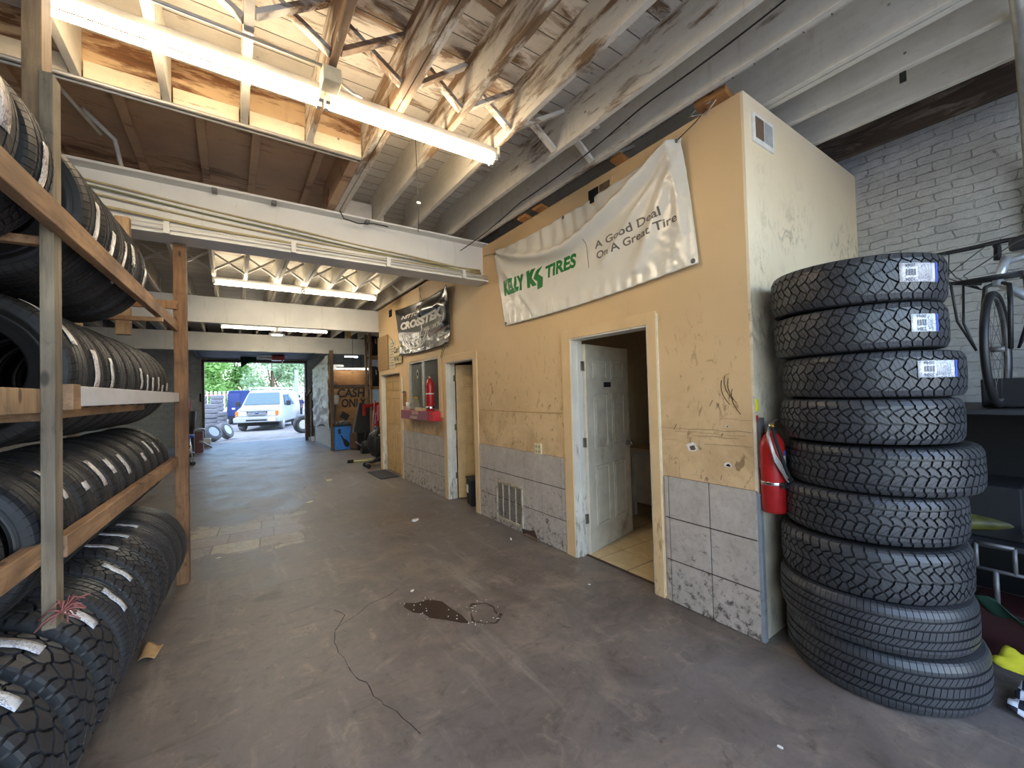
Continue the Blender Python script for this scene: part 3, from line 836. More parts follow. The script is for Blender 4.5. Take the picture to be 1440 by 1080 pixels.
# outlet
o = thing('wall_outlet', 'cream double socket plate above the grey wall tiles', 'outlet', (W, 3.41, .90))
MB().box(W - .018, W - .002, 3.355, 3.465, .905, 1.02).build('cover_plate', plain('ivory_plastic', srgb(222, 206, 166), .4), o, bevel=.003)
b = MB()
for y in (3.385, 3.435):
    for z in (.935, .985):
        b.box(W - .020, W - .016, y - .012, y - .008, z - .01, z + .01); b.box(W - .020, W - .016, y + .006, y + .010, z - .01, z + .01)
b.build('sockets', M['black'], o)
# punched holes and scuffs in the drywall
def hole(y, z, r, white=True):
    b = MB(); n = 14; ring = [(r * (1 + .22 * rnd.uniform(-1, 1))) for _ in range(n)]
    b.prism([(y + ring[i] * math.cos(2 * PI * i / n), z + ring[i] * .75 * math.sin(2 * PI * i / n)) for i in range(n)], lambda u, v, d: (W - d, u, v), 0, .002)
    b.build('wall_hole', plain('torn_plaster', srgb(226, 222, 214), .8, dirt=srgb(140, 120, 92), dirt_amt=.42, scale=60), wall)
    b = MB(); b.prism([(y - .1 * r + .55 * ring[i] * math.cos(2 * PI * i / n), z - .1 * r + .4 * ring[i] * math.sin(2 * PI * i / n)) for i in range(n)], lambda u, v, d: (W - d, u, v), .0015, .003)
    b.build('wall_hole', M['louver'] if white else M['void'], wall)
hole(1.672, 1.14, .042); hole(1.425, 1.05, .024, False); hole(1.42, 1.30, .012)
M['scuff'] = plain('rubber_scuff', srgb(74, 54, 36), .8)
b = MB()
for k in range(4):
    y = 1.445 - k * .022; pts = []
    for i in range(9):
        q = i / 8; pts.append((W - .0015, y - .05 * q * q + .012 * math.sin(q * 3), 1.63 - .02 * k + (.02 if k in (1, 2) else -.03) - .16 * q))
    for p, q in zip(pts[:-1], pts[1:]): b.bar(p, q, .0022, .006 * (1 - .6 * abs(pts.index(p) / 8 - .4)), up=(1, 0, 0))
b.build('scuff_mark', M['scuff'], wall)
b = MB()
for z, a, c in ((1.27, 1.27, 1.95), (1.245, 1.30, 1.80), (1.175, 1.27, 1.58), (1.345, 1.26, 1.46), (1.225, 1.35, 1.66)):
    y = a
    while y < c:
        b.bar((W - .001, y, z + rnd.uniform(-.004, .004)), (W - .001, min(c, y + .09), z + rnd.uniform(-.006, .006)), .001, rnd.uniform(.001, .0035), up=(1, 0, 0)); y += .09
for k in range(26):
    y = rnd.uniform(2.98, 4.6) if k < 20 else rnd.uniform(1.3, 1.9); z = rnd.uniform(.95, 1.5); a = rnd.uniform(-.6, .6); l_ = rnd.uniform(.01, .05)
    b.bar((W - .001, y, z), (W - .001, y + l_ * math.sin(a), z + l_ * math.cos(a) * rnd.choice((-1, 1))), .001, rnd.uniform(.002, .006), up=(1, 0, 0))
b.build('scuff_mark', M['scuff'], wall)
MB().box(W - .004, W, 3.03, 4.64, 1.338, 1.344).build('drywall_seam', plain('seam_shadow_paint', srgb(176, 138, 90), .7), wall)
MB().box(2.64, 2.652, 1.917, 1.926, .02, 2.12).build('corner_bead', plain('white_edge_bead', srgb(228, 216, 190), .5), wall)

# ------------------------------------------------------------------ panel door leaf
def door_leaf(b, w_, h_, th, panels=True):
    b.box(0, w_, -th / 2, th / 2, .012, h_)
    cols = ((.115 * w_ / .8, .36 * w_ / .8), (.44 * w_ / .8, .685 * w_ / .8)); rows = ((.24, .82), (.98, 1.52), (1.66, 1.86))
    for s in (-1, 1):
        for (x0, x1) in cols:
            for (z0, z1) in rows:
                y = s * th / 2; e = .022
                for q in ((x0, x1, z0, z0 + e), (x0, x1, z1 - e, z1), (x0, x0 + e, z0, z1), (x1 - e, x1, z0, z1)):
                    b.box(q[0], q[1], min(y, y + s * .011), max(y, y + s * .011), q[2], q[3])
                b.box(x0 + .035, x1 - .035, min(y, y + s * .008), max(y, y + s * .008), z0 + .035, z1 - .035)
    return b
def place(o, loc, rz):
    o.location = loc; o.rotation_euler = (0, 0, rz)
def frame(name, y0, y1, zt, cw0, cw1, parent, jm='jamb', depth=.12):
    b = MB()
    b.box(W - .018, W, y0 - cw0, y0 + .004, 0, zt + .09, 0); b.box(W - .018, W, y1 - .004, y1 + cw1, 0, zt + .09, 0); b.box(W - .018, W, y0, y1, zt - .004, zt + .09, 0)
    b.box(W - .012, T2 + .01, y0 - .001, y0 + .018, 0, zt, 1); b.box(W - .012, T2 + .01, y1 - .018, y1 + .001, 0, zt, 1); b.box(W - .012, T2 + .01, y0 + .018, y1 - .018, zt - .018, zt + .001, 1)
    b.box(W + .05, W + .085, y0 + .018, y0 + .03, 0, zt - .018, 1); b.box(W + .05, W + .085, y1 - .03, y1 - .018, 0, zt - .018, 1)
    return b.build(name, [M['casing'], M[jm]], parent, bevel=.004)

# door 1: bathroom, swung inward
d1 = thing('door_1', None, None, (2.785, 2.862, 0), kind='structure')
frame('door_frame', 2.0, 2.88, 2.05, .075, .115, d1)
lf = MB(); door_leaf(lf, .84, 2.0, .036); leaf = lf.build('door_leaf', M['door_white'], d1, local=True, bevel=.003)
leaf.location = (.0, -.012, 0); leaf.rotation_euler = (0, 0, R(12.5))
for z in (.34, 1.06, 1.79):
    h = MB().box(2.752, 2.79, 2.845, 2.862, z - .045, z + .045); h.tube([(2.792, 2.848, z - .047), (2.792, 2.848, z + .047)], .008)
    h.build('hinge', M['brass'], d1, bevel=.002)
k = MB().lathe([(.0, -.06), (.02, -.06), (.028, -.045), (.02, -.03), (.011, -.025), (.011, 0), (.028, 0)], (.78, -.018, .98), 'Y', 16); k.build('door_knob', M['chrome'], leaf, local=True)
pl_ = MB().box(.32, .45, -.026, -.018, 1.585, 1.635); plq = pl_.build('door_plaque', M['dark_grey'], leaf, local=True)
# door 2: office, half open
d2 = thing('door_2', None, None, (2.785, 5.585, 0), kind='structure')
frame('door_frame', 4.76, 5.60, 2.03, .1, .1, d2)
lf = MB(); door_leaf(lf, .80, 1.99, .036); l2 = lf.build('door_leaf', M['door_tan'], d2, local=True, bevel=.003)
l2.location = (0, -.02, 0); l2.rotation_euler = (0, 0, R(-24))
for z in (.34, 1.06, 1.79):
    h = MB().box(2.752, 2.79, 5.568, 5.585, z - .045, z + .045); h.tube([(2.792, 5.568, z - .047), (2.792, 5.568, z + .047)], .008)
    h.build('hinge', M['brass'], d2)
# door 3: closed
d3 = thing('door_3', None, None, (2.72, 7.62, 0), kind='structure')
frame('door_frame', 7.62, 8.78, 2.0, .11, .14, d3)
lf = MB(); door_leaf(lf, 1.12, 1.96, .04); l3 = lf.build('door_leaf', M['door_tan'], d3, local=True, bevel=.003)
l3.location = (.02, 1.14, 0); l3.rotation_euler = (0, 0, R(-90))
# window 1
w1 = thing('window_1', None, None, (W, 6.49, 1.29), kind='structure')
b = MB(); b.box(W - .018, W, 5.74, 5.85, 1.2, 2.24); b.box(W - .018, W, 7.13, 7.24, 1.2, 2.24); b.box(W - .018, W, 5.85, 7.13, 2.14, 2.24)
b.build('window_casing', M['casing'], w1, bevel=.003)
b = MB(); 
for (y0, y1, z0, z1) in ((5.84, 7.14, 1.29, 1.33), (5.84, 7.14, 2.11, 2.15), (5.84, 5.88, 1.33, 2.11), (7.10, 7.14, 1.33, 2.11), (6.46, 6.53, 1.33, 2.11)):
    b.box(W - .01, W + .05, y0, y1, z0, z1)
b.build('window_frame', plain('aluminium_frame', srgb(196, 192, 182), .4, .3), w1, bevel=.003)
MB().box(W + .015, W + .02, 5.88, 6.46, 1.33, 2.11).build('window_pane', M['glass'], w1); MB().box(W + .03, W + .035, 6.53, 7.10, 1.33, 2.11).build('window_pane', M['glass'], w1)
b = MB(); b.prism([(6.82, 1.84), (6.88, 1.92), (6.82, 2.0), (6.76, 1.92)], lambda u, v, d: (W + .028 - d, u, v), 0, .001, 0); b.prism([(6.82, 1.87), (6.86, 1.92), (6.82, 1.97), (6.78, 1.92)], lambda u, v, d: (W + .0265 - d, u, v), 0, .001, 1)
b.build('window_sticker', [M['white_paint'], M['black']], w1)
# inside the office, seen through the glass
t = thing('desk', 'wooden desk inside the office behind the window', 'desk', (3.3, 6.5, 0))
MB().box(2.95, 3.7, 5.75, 7.3, .72, .76).build('desk_top', M['ply'], t)
for x in (3.0, 3.62):
    for y in (5.8, 7.2): MB().box(x, x + .05, y, y + .05, 0, .72).build('leg', M['ply'], t)
for i, (y, x, h_) in enumerate(((6.2, 3.2, .5), (6.62, 3.15, .34), (6.95, 3.3, .62))):
    tag(MB().box(x, x + .26, y - .14, y + .14, .76, .76 + h_).build('carton', (M['cardboard'], M['paper'], M['ply'])[i], bevel=.004), ('brown carton on the desk behind the right window pane', 'pale paper-covered box on the desk behind the window mullion', 'tall plywood-coloured box on the desk behind the left window pane')[i], 'box')
MB().box(3.9, 3.95, 3.8, 8.8, 0, 2.6).build('wall_office_inner', plain('office_inner_paint', srgb(120, 112, 100), .6), kind='structure')
# bathroom vanity
v_ = thing('vanity_cabinet', 'white bathroom vanity with a framed door, seen through the open bathroom door', 'cabinet', (4.28, 3.1, 0))
b = MB(); b.box(4.10, 4.56, 2.62, 3.42, .17, .80); b.box(4.10, 4.14, 3.38, 3.42, .0, .17); b.box(4.10, 4.14, 2.62, 2.66, .0, .17); b.box(4.52, 4.56, 2.62, 3.42, 0, .17)
b.build('body', M['door_white'], v_, bevel=.004)
for (y0, y1) in ((3.03, 3.39), (2.65, 3.01)):
    d = MB().box(4.082, 4.10, y0, y1, .20, .77); 
    for q in ((y0, y1, .20, .25), (y0, y1, .72, .77), (y0, y0 + .05, .25, .72), (y1 - .05, y1, .25, .72)): d.box(4.074, 4.083, q[0], q[1], q[2], q[3])
    o = d.build('cabinet_door', M['door_white'], v_, bevel=.003); MB().sphere((4.065, y0 + .04 if y0 > 3 else y1 - .04, .55), .014).build('knob', M['chrome'], o)
MB().box(4.06, 4.565, 2.59, 3.45, .80, .84).build('counter_top', plain('tan_countertop', srgb(206, 182, 140), .35), v_, bevel=.008)
b = MB(); b.prism([(0, 0), (.30, 0), (.16, .85), (.13, .85)], lambda u, v, d: (4.02 + .25 * u, 3.66 - d * 1, .95 + v), 0, .025)
tag(b.build('towel', plain('tan_towel', srgb(170, 150, 118), .9)), 'pale towel hanging on the bathroom back partition', 'towel')

# ------------------------------------------------------------------ shelf with things under the window
s = thing('wall_shelf', 'red box shelf with faded white lettering under the office window', 'shelf', (2.575, 6.5, 1.15))
b = MB(); b.box(2.50, W - .001, 5.80, 7.18, 1.15, 1.30, 0); b.box(2.494, 2.50, 6.0, 7.18, 1.152, 1.298, 1)
b.build('shelf_box', [M['red_shelf'], M['red_faded']], s, bevel=.003)
b = MB()
fn = lambda u, v: (2.4925, 6.66 - u, 1.24 + v)
letter(b, 'CAN NO', .078, fn, bold=.002, sx=.95); fn = lambda u, v: (2.4925, 6.74 - u, 1.165 + v); letter(b, 'LAVTERANO', .068, fn, bold=.002, sx=.85)
b.build('lettering', M['paper'], s)
def extinguisher(name, label, loc, h, r, rz=0):
    t = thing(name, label, 'fire extinguisher', loc, (0, 0, rz))
    MB().lathe([(0, 0), (r * .9, 0), (r, .012), (r, h * .70), (r * .93, h * .78), (r * .62, h * .86), (r * .3, h * .90), (r * .3, h * .92), (0, h * .92)], seg=28).build('cylinder', M['red'], t, local=True)
    b = MB(); b.lathe([(r * .28, h * .90), (r * .32, h * .93), (r * .32, h * .98), (0, h * .98)], seg=14); b.build('valve', M['chrome'], t, local=True)
    b = MB(); b.bar((-r * .2, 0, h * .985), (r * 1.1, 0, h * 1.02), .024, .008); b.bar((-r * .2, 0, h * .955), (r * 1.0, 0, h * .93), .022, .008); b.build('handle', M['steel_dark'], t, local=True, bevel=.002)
    g = MB().lathe([(0, 0), (.022, 0), (.022, .012), (0, .014)], (0, -r * .3, h * .95), 'Y', 14); g.build('gauge', M['gold'], t, local=True)
    return t
e2 = extinguisher('fire_extinguisher', 'red fire extinguisher standing on the red shelf', (2.575, 6.05, 1.30), .56, .062)
MB().lathe([(.0635, 0), (.0635, .02)], (0, 0, .26), seg=28).build('band', M['white_plastic'], e2, local=True)
MB().tube([(.0, .05, .50), (-.02, .085, .46), (-.02, .085, .30), (-.01, .078, .16)], .009, 8).build('hose', M['gold'], e2, local=True)
MB().lathe([(.064, 0), (.066, .01), (.066, .035), (.064, .045)], (0, 0, .03), seg=28).build('band', M['chrome'], e2, local=True)
c = MB().lathe([(0, 0), (.036, 0), (.046, .135), (.044, .135), (.034, .006), (0, .006)], (2.575, 7.02, 1.30), seg=24)
tag(c.build('paper_cup', M['white_plastic']), 'white paper cup at the far end of the red shelf', 'cup')
M['clear_plastic'] = glass_mat('yellowed_clear_plastic', (.62, .55, .4, 1), .15, .45)
t = thing('candy_jar', 'yellowed clear plastic jar between the cup and the extinguisher', 'jar', (2.575, 6.62, 1.30))
MB().lathe([(0, 0), (.06, 0), (.072, .02), (.074, .13), (.055, .17), (.05, .19), (.05, .20), (0, .20)], (2.575, 6.66, 1.302), seg=20).build('body', M['clear_plastic'], t)
MB().lathe([(0, 0), (.055, 0), (.055, .025), (0, .028)], (2.575, 6.66, 1.50), seg=20).build('lid', M['gold'], t)
t = thing('tool_tray', 'low cream tray of odds and ends beside the jar on the shelf', 'tray', (2.575, 6.4, 1.30))
b = MB(); b.box(2.52, 2.63, 6.25, 6.55, 1.301, 1.31); b.box(2.52, 2.525, 6.25, 6.55, 1.31, 1.35); b.box(2.625, 2.63, 6.25, 6.55, 1.31, 1.35); b.box(2.52, 2.63, 6.25, 6.255, 1.31, 1.35); b.box(2.52, 2.63, 6.545, 6.55, 1.31, 1.35)
b.build('tray', plain('cream_tray', srgb(216, 196, 150), .5), t)
b = MB()
for i in range(7): b.obox((2.575 + rnd.uniform(-.03, .03), 6.28 + .04 * i, 1.335), (.05, .035, .04), (rnd.random(), rnd.random(), rnd.random()))
tag(b.build('small_parts', M['steel_dark'], t), kind='stuff')
t = thing('clipboard', 'brown clipboard hanging between the far door and the window', 'clipboard', (W - .01, 7.40, 1.35))
MB().box(W - .016, W - .004, 7.30, 7.47, 1.36, 1.62).build('board', M['ply'], t); MB().box(W - .03, W - .012, 7.33, 7.45, 1.60, 1.635).build('clip', M['steel_dark'], t)
MB().tube([(W - .012, 7.492, .55), (W - .012, 7.492, 1.9)], .012, 8).build('conduit', M['white_plastic'], wall)

# signs by the far door
t = MB().box(W - .03, W - .012, 8.27, 8.93, 2.09, 2.80)
tag(t.build('cardboard_sheet', M['cardboard'], bevel=.002), 'blank brown cardboard sheet on the wall over the far door', 'cardboard')
t = thing('price_list', 'pale paper list with faint printed lines beside the cardboard sheet', 'notice', (W - .01, 8.04, 2.1))
MB().box(W - .008, W - .003, 7.86, 8.24, 2.1, 2.66).build('sheet', M['paper'], t)
b = MB()
for i in range(9): b.box(W - .0095, W - .0078, 7.92, 8.2 - .05 * (i % 3), 2.15 + i * .054, 2.163 + i * .054)
b.build('printed_lines', M['grey_ink'], t)
t = thing('hand_lettered_sign', 'hand-lettered cream sign hanging at the corner of the black banner', 'sign', (W - .03, 7.66, 2.17))
MB().box(W - .034, W - .028, 7.44, 7.88, 2.17, 2.52).build('board', plain('cream_card', srgb(224, 206, 160), .7), t)
b = MB(); letter(b, "Can't", .17, lambda u, v: (W - .0355, 7.86 - u, 2.375 + v), bold=.005, sx=.9); letter(b, 'WAIT!', .15, lambda u, v: (W - .0355, 7.86 - u, 2.21 + v), bold=.005, sx=.98)
b.build('lettering', M['ink'], t)
MB().tube([(W - .03, 8.26, 2.80), (W - .02, 8.0, 2.66), (W - .03, 7.86, 2.54)], .004, 5).build('string', M['wire'], t)
tag(MB().box(W - .008, W - .001, 8.02, 8.19, 3.13, 3.27).build('vent_plate', M['void']), 'small black square vent high on the wall by the black banner', 'vent')
b = MB().box(2.28, 2.64, 7.75, 8.65, .0, .018)
tag(b.build('door_mat', M['dark_grey'], bevel=.004), 'black rubber door mat in front of the far closed door', 'mat')
# bin inside the second door
t = thing('waste_bin', 'black plastic bin with a white label tipped in the second doorway', 'bin', (2.84, 5.12, 0), (R(0), R(0), R(-14)))
b = MB(); b.prism([(-.11, 0), (.11, 0), (.14, .36), (-.14, .36)], lambda u, v, d: (d, u, v), -.11, .13); b.build('body', M['black'], t, local=True, bevel=.006)
MB().box(-.118, -.109, .02, .10, .16, .27).build('label', M['white_paint'], t, local=True)
MB().box(-.12, .14, -.145, .145, .355, .375).build('rim', M['dark_grey'], t, local=True)
# ------------------------------------------------------------------ banners on the office wall
def bilin(C, u, v):
    (a, b_, c, d) = C      # TL, TR, BR, BL as (y, z)
    t = [(1 - u) * a[i] + u * b_[i] for i in (0, 1)]; bt = [(1 - u) * d[i] + u * c[i] for i in (0, 1)]
    return [v * t[i] + (1 - v) * bt[i] for i in (0, 1)]
def gs(x, s): return math.exp(-(x / s) ** 2)
def sst(a, b_, x):
    q = max(0, min(1, (x - a) / (b_ - a))); return q * q * (3 - 2 * q)
def seg_d(u, v, p, q):
    ax, ay = q[0] - p[0], q[1] - p[1]; k = max(0, min(1, ((u - p[0]) * ax + (v - p[1]) * ay) / (ax * ax + ay * ay)))
    return math.hypot(u - p[0] - k * ax, v - p[1] - k * ay), k
def letter_fit(mb, body, x0, x1, y0, hcap, fn, **kw):
    vs, fs = text_mb(body, 1, kw.get('shear', 0), kw.get('bold', 0), 1, 'LEFT', kw.get('cut', 0))
    xs = [p[0] for p in vs]; ys = [p[1] for p in vs]
    a, b_ = min(xs), max(xs); sy = hcap / kw.get('cap', .70)
    return mb.add([fn(x0 + (p[0] - a) / (b_ - a) * (x1 - x0), y0 + p[1] * sy) for p in vs], fs, kw.get('mi', 0))
KC = [(4.15, 3.24), (1.65, 3.31), (1.56, 2.40), (3.96, 2.33)]
def kelly(u, v, off=0.):
    u_, v_ = max(0, min(1, u)), max(0, min(1, v))
    y, z = bilin(KC, u_, v_)
    vc = .97 - 1.55 * u_ * (1 - u_) if u_ < .5 else .97 - 1.55 * .25 + (u_ - .5) ** 1.3 * .95
    pin = sst(0, .06, u_) * sst(0, .03, 1 - u_)
    d = .018 + .075 * pin * gs(v_ - vc - .07, .06) - .014 * gs(v_ - vc + .05, .06) * pin + .012 * sst(vc, vc + .05, v_) * (1 - v_)
    top = sst(vc + .02, vc + .12, v_)
    d += .006 * top * math.sin(u_ * 92 + 2 * math.sin(u_ * 11))
    for p, q, a, s in (((1, 1), (.80, .15), .045, .030), ((1, 1), (.66, .32), .038, .026), ((.99, .96), (.93, .05), .016, .02), ((.06, .72), (.24, .05), .022, .016), ((.0, 1), (.10, .45), .012, .02)):
        dd, k = seg_d(u_, v_, p, q); d += a * gs(dd, s) * (1 - .5 * k) * min(1, k * 6 + .1)
    d += .010 * gs(u_ - .965, .012) * sst(.1, .3, v_)
    d += .005 * sst(.25, .0, v_) * math.sin(u_ * 120 + 1.5 * math.sin(u_ * 17)) + .010 * sst(.12, 0, v_) * sst(0, .2, u_)
    d += .008 * mnoise.noise(Vector((u_ * 9, v_ * 5, 1))) + .004 * sst(.80, .97, u_) * mnoise.noise(Vector((u_ * 70, v_ * 30, 1))) + .0025 * mnoise.noise(Vector((u_ * 40, v_ * 16, 7)))
    z -= .05 * math.sin(PI * u_) * (.6 + .4 * v_)
    return (W - d - off, y, z)
kb = thing('advertising_banner', 'wrinkled white vinyl tire banner with green and grey lettering above the bathroom door', 'banner', (W, 2.85, 2.33))
NU, NV = 200, 72
MB().grid(lambda u, v: kelly(u, v), NU, NV).build('banner_sheet', M['vinyl'], kb, solid=.0015)
b = MB(); q = lambda x, y: kelly(x, y, .0022)
CU = .012
def bl(body, x0, x1, y0, hc, mi, **kw): letter_fit(b, body, x0, x1, y0, hc, q, mi=mi, cut=.05, **kw)
bl('KELLY', .036, .20, .40, .165, 0, shear=.12, bold=.085, cap=.72); bl('TIRES', .348, .53, .415, .14, 0, shear=.12, bold=.04, cap=.72)
b_logo = b; b = MB()
bl('A Good Deal', .63, .907, .492, .074, 0, bold=.018, cap=.72); bl('On A Great Tire', .632, .957, .384, .074, 0, bold=.018, cap=.72); b.build('slogan_lettering', M['grey_ink'], kb); b = b_logo
vs, fs = text_mb('K', 1, .1, .10, 1, 'LEFT', .05); xs = [p[0] for p in vs]
b.add([q(.216 + (p[0] - min(xs)) / (max(xs) - min(xs)) * .070, .40 + p[1] / .75 * .18) for p in vs], fs, 0)
S_ = [(.43, .9), (1.0, 1.0), (.57, .68), (1.0, .47), (.86, .05), (.30, 0), (.40, .38), (0, .57)]
def fillpoly(b, poly, fn, mi, n=18):
    """fill a 2-D outline in thin strips so that it follows the folds"""
    ys = sorted(set([p[1] for p in poly] + [min(p[1] for p in poly) + (max(p[1] for p in poly) - min(p[1] for p in poly)) * i / n for i in range(n + 1)]))
    for y0, y1 in zip(ys[:-1], ys[1:]):
        ym = (y0 + y1) / 2
        def cross(y):
            out = []
            for (a, c) in zip(poly, poly[1:] + poly[:1]):
                if (a[1] - ym) * (c[1] - ym) < 0: out.append((a[0] + (c[0] - a[0]) * (ym - a[1]) / (c[1] - a[1]), a[0] + (c[0] - a[0]) * (y - a[1]) / (c[1] - a[1])))
            out.sort(); return [k[1] for k in out]
        lo, hi = cross(y0), cross(y1)
        for i in range(0, len(lo) - 1, 2):
            m = 5
            for j in range(m):
                f0, f1 = j / m, (j + 1) / m
                pts = [(lo[i] + (lo[i + 1] - lo[i]) * f0, y0), (lo[i] + (lo[i + 1] - lo[i]) * f1, y0), (hi[i] + (hi[i + 1] - hi[i]) * f1, y1), (hi[i] + (hi[i + 1] - hi[i]) * f0, y1)]
                b.add([fn(*p) for p in pts], [(0, 1, 2, 3)], mi)
fillpoly(b, S_, lambda x, y: q(.264 + x * .066, .318 + y * .262), 0)
b2 = MB()
for i in range(10):
    v0 = .335 + .03 * i; b2.add([q(.588, v0), q(.5905, v0), q(.5905, v0 + .03), q(.588, v0 + .03)], [(0, 1, 2, 3)])
b2.build('divider_line', M['grey_ink'], kb)
b.build('logo_lettering', M['green_ink'], kb)
for (u, v) in ((.012, .975), (.988, .975), (.985, .03), (.012, .03), (.5, .975)):
    p = kelly(u, v); MB().lathe([(.006, 0), (.016, 0), (.017, -.004), (.006, -.005)], p, 'X', 14).build('grommet', M['steel_dark'], kb)
p = kelly(.988, .975); q2 = kelly(.012, .975)
MB().tube([p, (W - .02, 1.55, 3.36), (W - .03, 1.46, 3.40)], .003, 5).build('cord', M['wire'], kb)
MB().tube([q2, (W - .01, 4.28, 3.26), (W - .004, 4.42, 3.28)], .003, 5).build('cord', M['wire'], kb)

NC = [(7.74, 3.19), (5.35, 3.13), (5.38, 2.30), (7.47, 2.31)]
def nitto(u, v, off=0.):
    u_, v_ = max(0, min(1, u)), max(0, min(1, v)); y, z = bilin(NC, u_, v_)
    d = .03 + .045 * gs(v_ - (.78 - .5 * (u_ - .55) ** 2), .10) * sst(.35, .6, u_) * sst(1., .9, u_)
    for p, k_, a, s in (((1, 1), (.93, .4), .04, .05), ((1, 1), (.82, .75), .02, .04), ((.48, .9), (.52, .3), .015, .02)):
        dd, k = seg_d(u_, v_, p, k_); d += a * gs(dd, s)
    d += .008 * sst(.42, .2, v_) * (mnoise.noise(Vector((u_ * 9, v_ * 7, 4))) + .6 * mnoise.noise(Vector((u_ * 22, v_ * 15, 2)))) + .01 * mnoise.noise(Vector((u_ * 5, v_ * 5, 8)))
    d += .03 * sst(.25, 0, v_)
    z -= .04 * math.sin(PI * u_) - .03 * u_ * (1 - v_) * 0
    return (W - d - off, y, z)
nb = thing('advertising_banner', 'glossy black tire banner with silver lettering over the service window', 'banner', (W, 6.5, 2.27))
MB().grid(lambda u, v: nitto(u, v), 150, 60).build('banner_sheet', M['vinyl_black'], nb, solid=.0015)
b = MB(); q = lambda x, y: nitto(x, y, .003)
def bl2(body, x0, x1, y0, hc, mi, **kw): letter_fit(b, body, x0, x1, y0, hc, q, mi=mi, cut=.05, **kw)
bl2('NITTO', .12, .50, .755, .075, 0, shear=.5, bold=.03, cap=.72); bl2('CROSSTEK', .075, .91, .545, .14, 0, shear=.3, bold=.06, cap=.72)
bl2('WORK', .55, .67, .385, .075, 0, bold=.02, cap=.72); bl2('LIVE', .70, .78, .385, .075, 0, bold=.02, cap=.72); bl2('PLAY', .81, .915, .385, .075, 0, bold=.02, cap=.72)
bl2('NITTOTIRE.COM', .75, .945, .175, .035, 0, bold=.0, cap=.72)
for x in (.683, .793): b.add([q(x, .37), q(x + .004, .37), q(x + .004, .47), q(x, .47)], [(0, 1, 2, 3)], 0)
for i in range(20):
    x0 = .62 + .016 * i; b.add([q(x0, .30), q(x0 + .016, .30), q(x0 + .016, .308), q(x0, .308)], [(0, 1, 2, 3)], 1)
# the drawn wheel and tread blocks at the bottom
for rr, ww in ((.40, .012), (.36, .018), (.24, .01)):
    for i in range(40):
        a0, a1 = PI + PI * (.02 + .96 * i / 40), PI + PI * (.02 + .96 * (i + 1) / 40)
        pt = lambda a, r_: (.36 + r_ * math.cos(a) * .72, .47 + r_ * math.sin(a))
        ps = [pt(a0, rr), pt(a1, rr), pt(a1, rr - ww), pt(a0, rr - ww)]
        if all(.02 < p[0] < .98 and .02 < p[1] < .44 for p in ps): b.add([q(*p) for p in ps], [(0, 1, 2, 3)], 0)
for i in range(46):
    a0 = PI + PI * rnd.uniform(.1, .9); r_ = rnd.uniform(.12, .33); da = rnd.uniform(.02, .06); dr = rnd.uniform(.015, .05)
    ps = [(.36 + rr * math.cos(a) * .72, .47 + rr * math.sin(a)) for a, rr in ((a0, r_), (a0 + da, r_ + .01), (a0 + da, r_ + dr), (a0, r_ + dr * .8))]
    if all(.02 < p[0] < .98 and .02 < p[1] < .42 for p in ps): b.add([q(*p) for p in ps], [(0, 1, 2, 3)], 0)
b.build('lettering', [M['silver_ink'], M['red']], nb)
for a, c in (((.53, .99), (W - .02, 6.5, 3.37)), ((.56, .99), (W - .02, 6.55, 3.37)), ((.93, .02), (W - .02, 5.75, 2.12)), ((.97, .02), (W - .02, 5.72, 2.10))):
    MB().tube([nitto(*a), c], .004, 5).build('cord', M['wire'], nb)

# ------------------------------------------------------------------ the small wall-hung extinguisher on the near corner
e1 = extinguisher('fire_extinguisher', 'red fire extinguisher hung on the near office corner, left of the tire stack', (2.685, 1.172, .80), .535, .066)
def arc_patch(b, r, a0, a1, z0, z1, mi=0, n=10):
    b.grid(lambda u, v: (r * math.cos(a0 + (a1 - a0) * u), r * math.sin(a0 + (a1 - a0) * u), z0 + (z1 - z0) * v), n, 1, mi); return b
arc_patch(MB(), .0668, R(250), R(330), .26, .34).build('label', plain('extinguisher_label', srgb(196, 190, 176), .45, dirt=srgb(120, 50, 46)), e1, local=True)
arc_patch(MB(), .0670, R(262), R(322), .342, .37).build('label', M['sticker_blue'], e1, local=True); arc_patch(MB(), .0672, R(285), R(325), .29, .325).build('label', M['yellow_tag'], e1, local=True)
b = MB().lathe([(.0665, 0), (.0672, .004), (.0672, .016), (.0665, .02)], (0, 0, .165), seg=28); b.box(-.05, -.01, -.08, -.062, .155, .19); b.build('strap', M['chrome'], e1, local=True)
hp = [(-.01, -.012, .50), (-.05, -.035, .505), (-.078, -.05, .46), (-.075, -.07, .38), (-.05, -.085, .29), (-.01, -.095, .2), (.03, -.09, .14)]
MB().tube(hp, [.010] * 6 + [.013], 10).build('hose', M['black'], e1, local=True)
b = MB()
for k in range(3):
    b.tube([(-.01 - .01 * k, .0, .51), (-.085 - .008 * k, -.02, .47), (-.09, -.05, .36 - .02 * k), (-.03, -.088, .24 - .02 * k), (.045, -.088, .19 - .01 * k), (.075 + .006 * k, -.05, .24)], .0055, 7)
b.build('cable_ties', M['conduit'], e1, local=True)
MB().box(2.66, 2.71, 1.222, 1.246, 1.06, 1.36).build('wall_bracket', M['steel_dark'], e1)
MB().box(2.658, 2.676, 1.236, 1.246, 1.40, 1.475).build('inspection_tag', M['yellow_tag'], side); MB().box(2.658, 2.672, 1.238, 1.246, 1.335, 1.375).build('tape_strip', M['red'], side)
